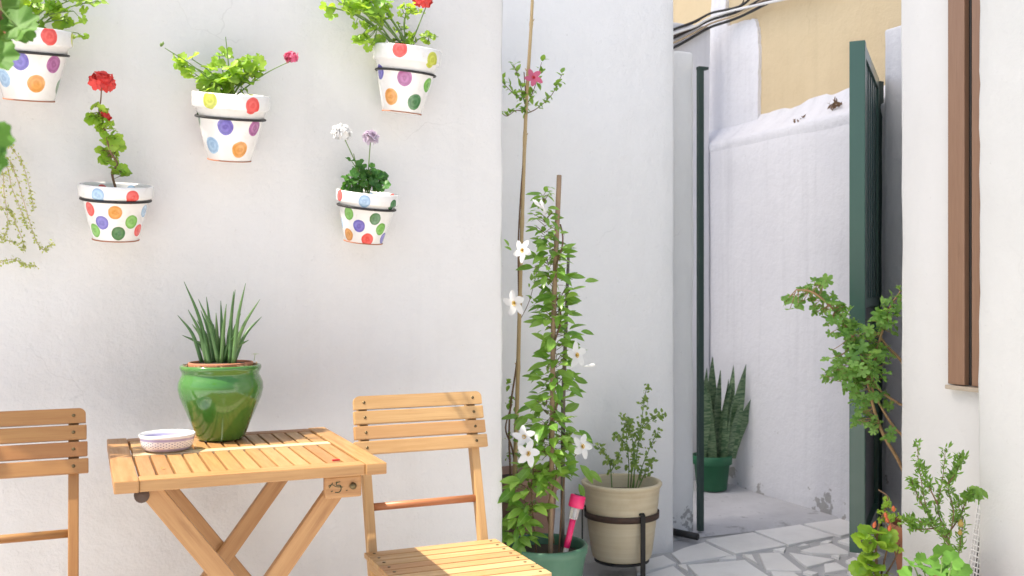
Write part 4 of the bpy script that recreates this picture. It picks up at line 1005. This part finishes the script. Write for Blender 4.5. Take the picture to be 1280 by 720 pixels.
for pts in ([(765, 612), (763, 585), (758, 570), (748, 558)], [(785, 612), (786, 580), (783, 545), (786, 525)], [(790, 612), (795, 575), (800, 540), (804, 510), (808, 485)], [(794, 612), (802, 585), (812, 560), (822, 540)],
            [(788, 612), (790, 585), (795, 550), (812, 525), (828, 520)], [(792, 612), (793, 570), (787, 535), (778, 522)], [(797, 612), (808, 588), (818, 575)], [(763, 590), (770, 578), (775, 565)], [(786, 560), (776, 548), (768, 545)]):
    br_ += stem(sm, [aty(u, v, yr + rng.uniform(-.03, .03)) for u, v in pts], .003, .0012, 5, 5)[4:]
for i in range(420):
    p = rng.choice(br_) + rv(rng) * .018; d = rv(rng) + Vector((0, -.2, .1)); L = rng.uniform(.012, .026)
    lance(lm, p, d, Vector((-.1, -.8, .7)) + rv(rng) * .8, L, L * .62, rng, .2, .2, seg=3)
lm.build('leaves', M['lf_rose'], root); sm.build('stems', M['greenstem'], root)
st = thing('plant_stand', (pr.x, pr.y, 0), 'black rusty iron stand with a hoop gripping the beige pot', 'plant stand')
hz_ = (at(777, 648, Zb - .1)).z - zb; rr = rB(hz_) + .004
mb = MB(); mb.lathe([(rr - .001, hz_ - .012), (rr + .004, hz_ - .012), (rr + .005, hz_ + .012), (rr, hz_ + .012)], Matrix.Translation(pr), 64); mb.build('hoop', M['rust_iron'], st)
va = math.atan2(CAM.x - pr.x, -(CAM.y - pr.y))
for da in (.55, .55 + 2 * PI / 3, .55 + 4 * PI / 3):
    a_ = va + da; dr = Vector((math.sin(a_), -math.cos(a_), 0)); ra = rr + .012; e = pr + dr * ra
    top_ = Vector((e.x, e.y, zb + hz_ + .012)); mb = MB()
    side = Vector((-dr.y, dr.x, 0)); mb.bar((e.x, e.y, 0), top_, .020, .006, side, .001)
    arc = [top_ + dr * 0, top_ + Vector((0, 0, .01)) - dr * .002, top_ + Vector((0, 0, .014)) - dr * .010, top_ + Vector((0, 0, .004)) - dr * .018, top_ - Vector((0, 0, .012)) - dr * .019]
    for k in range(4): mb.bar(arc[k], arc[k + 1], .020, .005, side, .001)
    mb.build('leg', M['iron'], st)
mb = MB(); mb.lathe([(rbb * .75, -.012), (rbb * .95, -.012), (rbb * .95, -.004), (rbb * .75, -.004)], Matrix.Translation(pr), 40); mb.build('base_ring', M['iron'], st)

# ------------------------------------------------------------------ snake plant in the alley
rng = random.Random(19)
sp = Vector((3.255, 4.70, .008)); root = thing('potted_snake_plant', sp, 'tall banded snake plant in a green plastic pot in the alley', 'potted plant')
Zs = (sp - CAM).dot(FW); ks = Zs / F
hs_ = 43 * ks; Rs = 25 * ks; rbs = 18.5 * ks; T = Matrix.Translation(sp)
mb = MB(); mb.lathe([(0, 0), (rbs - .004, 0), (rbs, .004), (Rs * .88, hs_ * .74), (Rs * .97, hs_ * .745), (Rs, hs_ * .76), (Rs, hs_ - .003), (Rs - .003, hs_), (Rs - .01, hs_), (Rs - .014, hs_ - .03)], T, 56); mb.build('pot', M['green_pot'], root)
mb = MB(); mb.lathe([(Rs - .012, hs_ - .02), (0, hs_ - .012)], T, 32); mb.build('soil', M['soil'], root)
mb = MB(); usp = 640 + F * (sp - CAM).dot(RT) / Zs
blades = [(893, 446, 16, 888), (882, 460, 16, 884), (901, 463, 14, 895), (915, 456, 10, 905), (932, 455, 15, 912), (940, 491, 16, 916), (878, 480, 15, 880), (908, 474, 12, 902), (888, 490, 14, 889), (918, 478, 14, 910), (872, 470, 14, 877), (900, 490, 16, 898), (926, 500, 13, 908), (881, 505, 13, 884), (912, 505, 14, 906), (890, 472, 12, 893)]
for (u, v, w, ub) in blades:
    dep = rng.uniform(-.07, .07); tp = at(u, v, Zs + dep); b0 = at(ub, 572, Zs + dep * .6); b0.z = sp.z + hs_ - .02
    seg = 9; vs = []; fs = []; uvs = []; fc = Vector((rng.uniform(-.6, .6), -1, 0)); 
    for i in range(seg + 1):
        s = i / seg; c = b0.lerp(tp, s) + Vector((.012 * math.sin(s * 4 + u), .01 * math.sin(s * 3 + v), 0)); x = Vector((-fc.y, fc.x, 0)).normalized()
        x = (x * math.cos(s * .5) + fc.normalized() * math.sin(s * .5) * (.6 if u % 2 else -.6)); hw = w * .5 * ks * (.55 + .55 * math.sin(PI * min(.62, s * .62 + .1))) * (1 - max(0, (s - .55) / .45) ** 1.7) + .0005
        for sg in (-1, 0, 1): vs.append(c + x * hw * sg - fc.normalized() * (-.006 if sg else .002) * (1 - s * .5)); uvs.append((sg * .3 + u, s * .5 + v))
    for i in range(seg):
        for k in range(2): a_ = i * 3 + k; fs.append([a_, a_ + 1, a_ + 4, a_ + 3])
    mb.add(vs, fs, uvs)
mb.build('leaves', M['banded'], root)

# ------------------------------------------------------------------ scented geranium by the gate
rng = random.Random(23)
sb = Vector((2.95, 2.86, 0)); root = thing('scented_geranium', sb, 'leggy scented geranium with deeply cut leaves leaning out across the gate', 'plant')
mb = MB(); mb.lathe(prof_pot(.13, .24, .09), Matrix.Translation(sb), 40); mb.build('pot', M['terracotta'], root)
Zg = 3.62; lm, sm = MB(), MB(); o_ = sb + Vector((0, 0, .22))
def gp2(u, v, dz=0): return at(u, v, Zg + dz)
s1 = stem(sm, [o_, gp2(1128, 586), gp2(1105, 545), gp2(1092, 510), gp2(1085, 480), gp2(1075, 440), gp2(1062, 415), gp2(1040, 385), gp2(1015, 365), gp2(995, 362)], .0075, .003, 8, 6)
s2 = stem(sm, [o_, gp2(1135, 560), gp2(1118, 535), gp2(1105, 515), gp2(1092, 490), gp2(1085, 470)], .006, .004, 8); s3 = stem(sm, [o_, gp2(1140, 520), gp2(1124, 505), gp2(1102, 490), gp2(1088, 470), gp2(1080, 450)], .006, .003, 8)
s4 = stem(sm, [gp2(1140, 470), gp2(1124, 448), gp2(1108, 432), gp2(1100, 420)], .006, .004, 8); s5 = stem(sm, [gp2(1090, 470), gp2(1096, 440), gp2(1104, 410), gp2(1112, 385), gp2(1125, 365)], .0055, .003, 8)
stem(sm, [o_, gp2(1150, 530), gp2(1140, 470)], .007, .006, 8)
def B2(u, v, r): return (gp2(u, v, rng.uniform(-.06, .06)), r * Zg / F)
allp = s1 + s2 + s3 + s4 + s5
lobed_cluster(lm, sm, [B2(1000, 372, 18), B2(1018, 360, 18), B2(1030, 378, 20), B2(1048, 385, 18), B2(1052, 405, 20), B2(1068, 420, 20), B2(1085, 430, 20), B2(1075, 450, 20), B2(1048, 452, 18), B2(1060, 466, 20), B2(1088, 462, 22), B2(1105, 440, 12), B2(1108, 395, 18), B2(1116, 380, 16), B2(1100, 410, 16), B2(1085, 490, 18), B2(1075, 505, 15), B2(1080, 525, 14), B2(1095, 530, 12), B2(1112, 545, 8), B2(1120, 362, 10), B2(1040, 470, 14), B2(1115, 500, 8), B2(988, 385, 10)],
              340, (.016, .031), rng, lambda p: min(allp, key=lambda q_: (q_ - p).length), 5, .55, .8, .0012, ydepth=1.0)
lm.build('leaves', M['lf_scented'], root); sm.build('branches', M['orange_bark'], root)

# ------------------------------------------------------------------ small geranium with orange buds
rng = random.Random(29); Zo = 3.25
ob = at(1098, 725, Zo); ob.z = 0; root = thing('budding_geranium', ob, 'small geranium with orange buds at the foot of the white house corner', 'plant')
mb = MB(); mb.lathe(prof_pot(.095, .175, .065), Matrix.Translation(ob), 40); mb.build('pot', M['terracotta'], root)
lm, sm = MB(), MB(); o_ = ob + Vector((0, 0, .165)); G = lambda u, v, dz=0: at(u, v, Zo + dz)
c1_ = stem(sm, [o_, G(1095, 690), G(1098, 660), G(1105, 640), G(1110, 622), G(1098, 612)], .0055, .002); c2_ = stem(sm, [o_, G(1108, 690), G(1112, 670), G(1105, 648)], .004, .002); c3_ = stem(sm, [o_, G(1118, 700), G(1125, 680)], .004, .002)
lobed_cluster(lm, sm, [(G(1085, 670), .035), (G(1090, 658), .03), (G(1105, 662), .035), (G(1075, 680), .022), (G(1100, 690), .04), (G(1082, 705), .035), (G(1118, 685), .03), (G(1113, 665), .025), (G(1090, 715), .04)], 34, (.022, .036), rng, lambda p: min(c1_ + c2_ + c3_, key=lambda q_: (q_ - p).length), 5, .12, ydepth=.8)
lobed_cluster(lm, sm, [(G(1108, 628), .02), (G(1112, 640), .025), (G(1103, 645), .02), (G(1122, 650), .02)], 34, (.007, .013), rng, lambda p: min(c1_ + c2_, key=lambda q_: (q_ - p).length), 5, .2)
lm.build('leaves', M['lf_geranium'], root); sm.build('stems', M['bark'], root)
for (u, v) in ((1107, 644), (1093, 656), (1112, 660), (1117, 636), (1109, 650)):
    mb = MB(); p = G(u, v, -.06); d = (Vector((rng.uniform(-.5, .5), -.2, 1))).normalized(); mb.tube([p - d * .011, p - d * .004, p + d * .005, p + d * .012], [.002, .0062, .0055, .0008], 10); mb.build('bud', M['p_orange'], root)

# ------------------------------------------------------------------ pomegranate, big leaves, white mesh
rng = random.Random(31); Zm = 2.95
mbp = at(1200, 735, Zm); mbp.z = 0; root = thing('dwarf_pomegranate', mbp, 'feathery dwarf pomegranate with a small fruit in front of the window wall', 'plant')
mb = MB(); mb.lathe(prof_pot(.11, .26, .08), Matrix.Translation(mbp), 40); mb.build('pot', M['terracotta'], root)
lm, sm = MB(), MB(); o_ = mbp + Vector((0, 0, .24)); G = lambda u, v, dz=0: at(u, v, Zm + dz)
br_ = []
for pts in ([(1198, 705), (1185, 680), (1170, 660), (1158, 635), (1150, 590), (1146, 555)], [(1190, 690), (1180, 660), (1172, 635), (1178, 600), (1182, 560)], [(1185, 680), (1192, 640), (1185, 610), (1196, 580), (1203, 570)],
            [(1178, 668), (1160, 655), (1140, 650), (1130, 652)], [(1170, 660), (1150, 662), (1138, 660)], [(1182, 672), (1200, 645), (1210, 620), (1218, 618)], [(1165, 650), (1152, 630), (1143, 610), (1140, 600)], [(1172, 630), (1160, 605), (1155, 585)], [(1196, 705), (1200, 680), (1203, 650), (1195, 625)], [(1180, 610), (1192, 595), (1202, 575)]):
    cc = stem(sm, [o_ if (pts[0] == (1198, 705) and k == 0) else G(u, v, rng.uniform(-.03, .03)) for k, (u, v) in enumerate(pts)], .0026, .0008, 6, 6); br_ += cc[4:]
for i in range(1150):
    p = rng.choice(br_) + rv(rng) * .011; d = rv(rng) + Vector((0, 0, .5)); L = rng.uniform(.012, .023)
    lance(lm, p, d, Vector((-.1, -.9, .5)) + rv(rng) * .7, L, L * .34, rng, .1, .15, seg=3)
for k in range(5): lobed(lm, G(1208 + 5 * k, 622 - 3 * (k % 3), -.02), rv(rng), Vector((0, -1, .5)) + rv(rng) * .4, .022, rng)
lm.build('leaves', M['lf_pome'], root); sm.build('branches', M['bark'], root)
for (u, v, r) in ((1201, 655, .009), (1200, 666, .007)):
    mb = MB(); p = G(u, v, -.03); mb.lathe([(0, -r), (r * .7, -r * .7), (r, 0), (r * .7, r * .7), (r * .35, r), (r * .5, r * 1.4)], Matrix.Translation(p), 16); mb.build('fruit', M['p_fruit'], root)
rng = random.Random(37); Zl = 2.55; lb = at(1172, 760, Zl); lb.z = 0
root = thing('broad_leaved_geranium', lb, 'bright broad lobed leaves at the bottom edge in front of the pomegranate', 'plant')
mb = MB(); mb.lathe(prof_pot(.12, .24, .08), Matrix.Translation(lb), 40); mb.build('pot', M['terracotta'], root)
lm, sm = MB(), MB(); o_ = lb + Vector((0, 0, .23)); G = lambda u, v, dz=0: at(u, v, Zl + dz)
for (u, v, s, d, n) in ((1178, 693, .036, (.1, -.4, .9), (-.1, -.75, .6)), (1142, 706, .03, (-.9, -.3, .2), (-.1, -.4, 1)), (1165, 710, .045, (.1, -.8, -.3), (-.1, -.6, 1)), (1192, 712, .045, (.7, -.4, -.1), (.1, -.6, 1)), (1140, 722, .04, (-.8, -.4, -.2), (0, -.5, 1)), (1180, 725, .05, (.2, -.8, -.4), (0, -.5, 1)), (1205, 728, .045, (.9, -.3, -.3), (.1, -.5, 1)), (1155, 735, .05, (-.2, -.8, -.4), (0, -.5, 1)), (1120, 740, .04, (-.9, -.3, -.4), (0, -.5, 1)), (1152, 702, .026, (-.3, .3, .6), (0, -.8, .6)), (1190, 702, .03, (.6, .2, .5), (0, -.7, .8))):
    p = G(u, v, rng.uniform(-.05, .05)); lobed(lm, p, d, n, s, rng, 5, .2, .22, teeth=.06); sm.tube(curve([o_, o_.lerp(p, .5) + Vector((0, 0, .02)), p], 5), .002, 6)
lm.build('leaves', M['lf_big'], root); sm.build('stems', M['greenstem'], root)
# white plastic mesh panel leaning behind the pilaster
mb = MB(); y_a, y_b, zt = 2.14, 2.335, .50
def mp_(s, t): # s along, t up ; slanted free edge, slight roll
    y = y_b - .055 * t - (y_b - y_a - .055 * t) * s; return Vector((XD - .052 + .03 * t - .012 * math.sin(s * 3), y, .02 + (zt - .02) * t))
for k in range(14): mb.tube([mp_(k / 13, t / 10) for t in range(11)], .0025, 5)
for k in range(30): mb.tube([mp_(s / 8, k / 29) for s in range(9)], .0025, 5)
mroot = mb.build('plastic_mesh', M['soft_white']); mb = MB(); vs = [mp_(s_ / 4, t / 4) + Vector((.020, 0, 0)) for t in range(5) for s_ in range(5)]; mb.add(vs, [[i * 5 + j, i * 5 + j + 1, i * 5 + j + 6, i * 5 + j + 5] for i in range(4) for j in range(4)]); mb.build('shade_backing', plain('mesh_shade_grey', (.16, .165, .16)), mroot)  # grey sheet added behind the lattice, painted as the shade inside the mesh
tag(mroot, 'white plastic lattice mesh leaning behind the pilaster beside the pomegranate', 'mesh')

# ------------------------------------------------------------------ light
DEL, EL = math.radians(4), math.radians(60)
Ld = Vector((math.cos(EL) * math.cos(DEL), -math.cos(EL) * math.sin(DEL), -math.sin(EL)))
sd = bpy.data.lights.new('sun', 'SUN'); sd.energy = 4.6; sd.angle = math.radians(.5); sd.color = (1, .95, .87)
so_ = bpy.data.objects.new('sun', sd); COL.objects.link(so_); so_.rotation_euler = Ld.to_track_quat('-Z', 'Y').to_euler()
nt = W.node_tree; sky = nt.nodes.new('ShaderNodeTexSky'); sky.sky_type = 'NISHITA'; sky.sun_disc = False
sky.sun_elevation = EL; sky.sun_rotation = math.atan2(-Ld.x, -Ld.y); sky.dust_density = 3.0; sky.air_density = 1.0; sky.ozone_density = .6
bg = nt.nodes['Background']; nt.links.new(sky.outputs[0], bg.inputs[0]); bg.inputs[1].default_value = .145
sc.cycles.max_bounces = 14; sc.cycles.diffuse_bounces = 8; sc.cycles.transmission_bounces = 8
vs_ = sc.view_settings; vs_.view_transform = 'Standard'; vs_.look = 'None'; vs_.gamma = 1; vs_.exposure = 0.88; vs_.use_white_balance = True; vs_.white_balance_temperature = 6850; vs_.use_curve_mapping = False
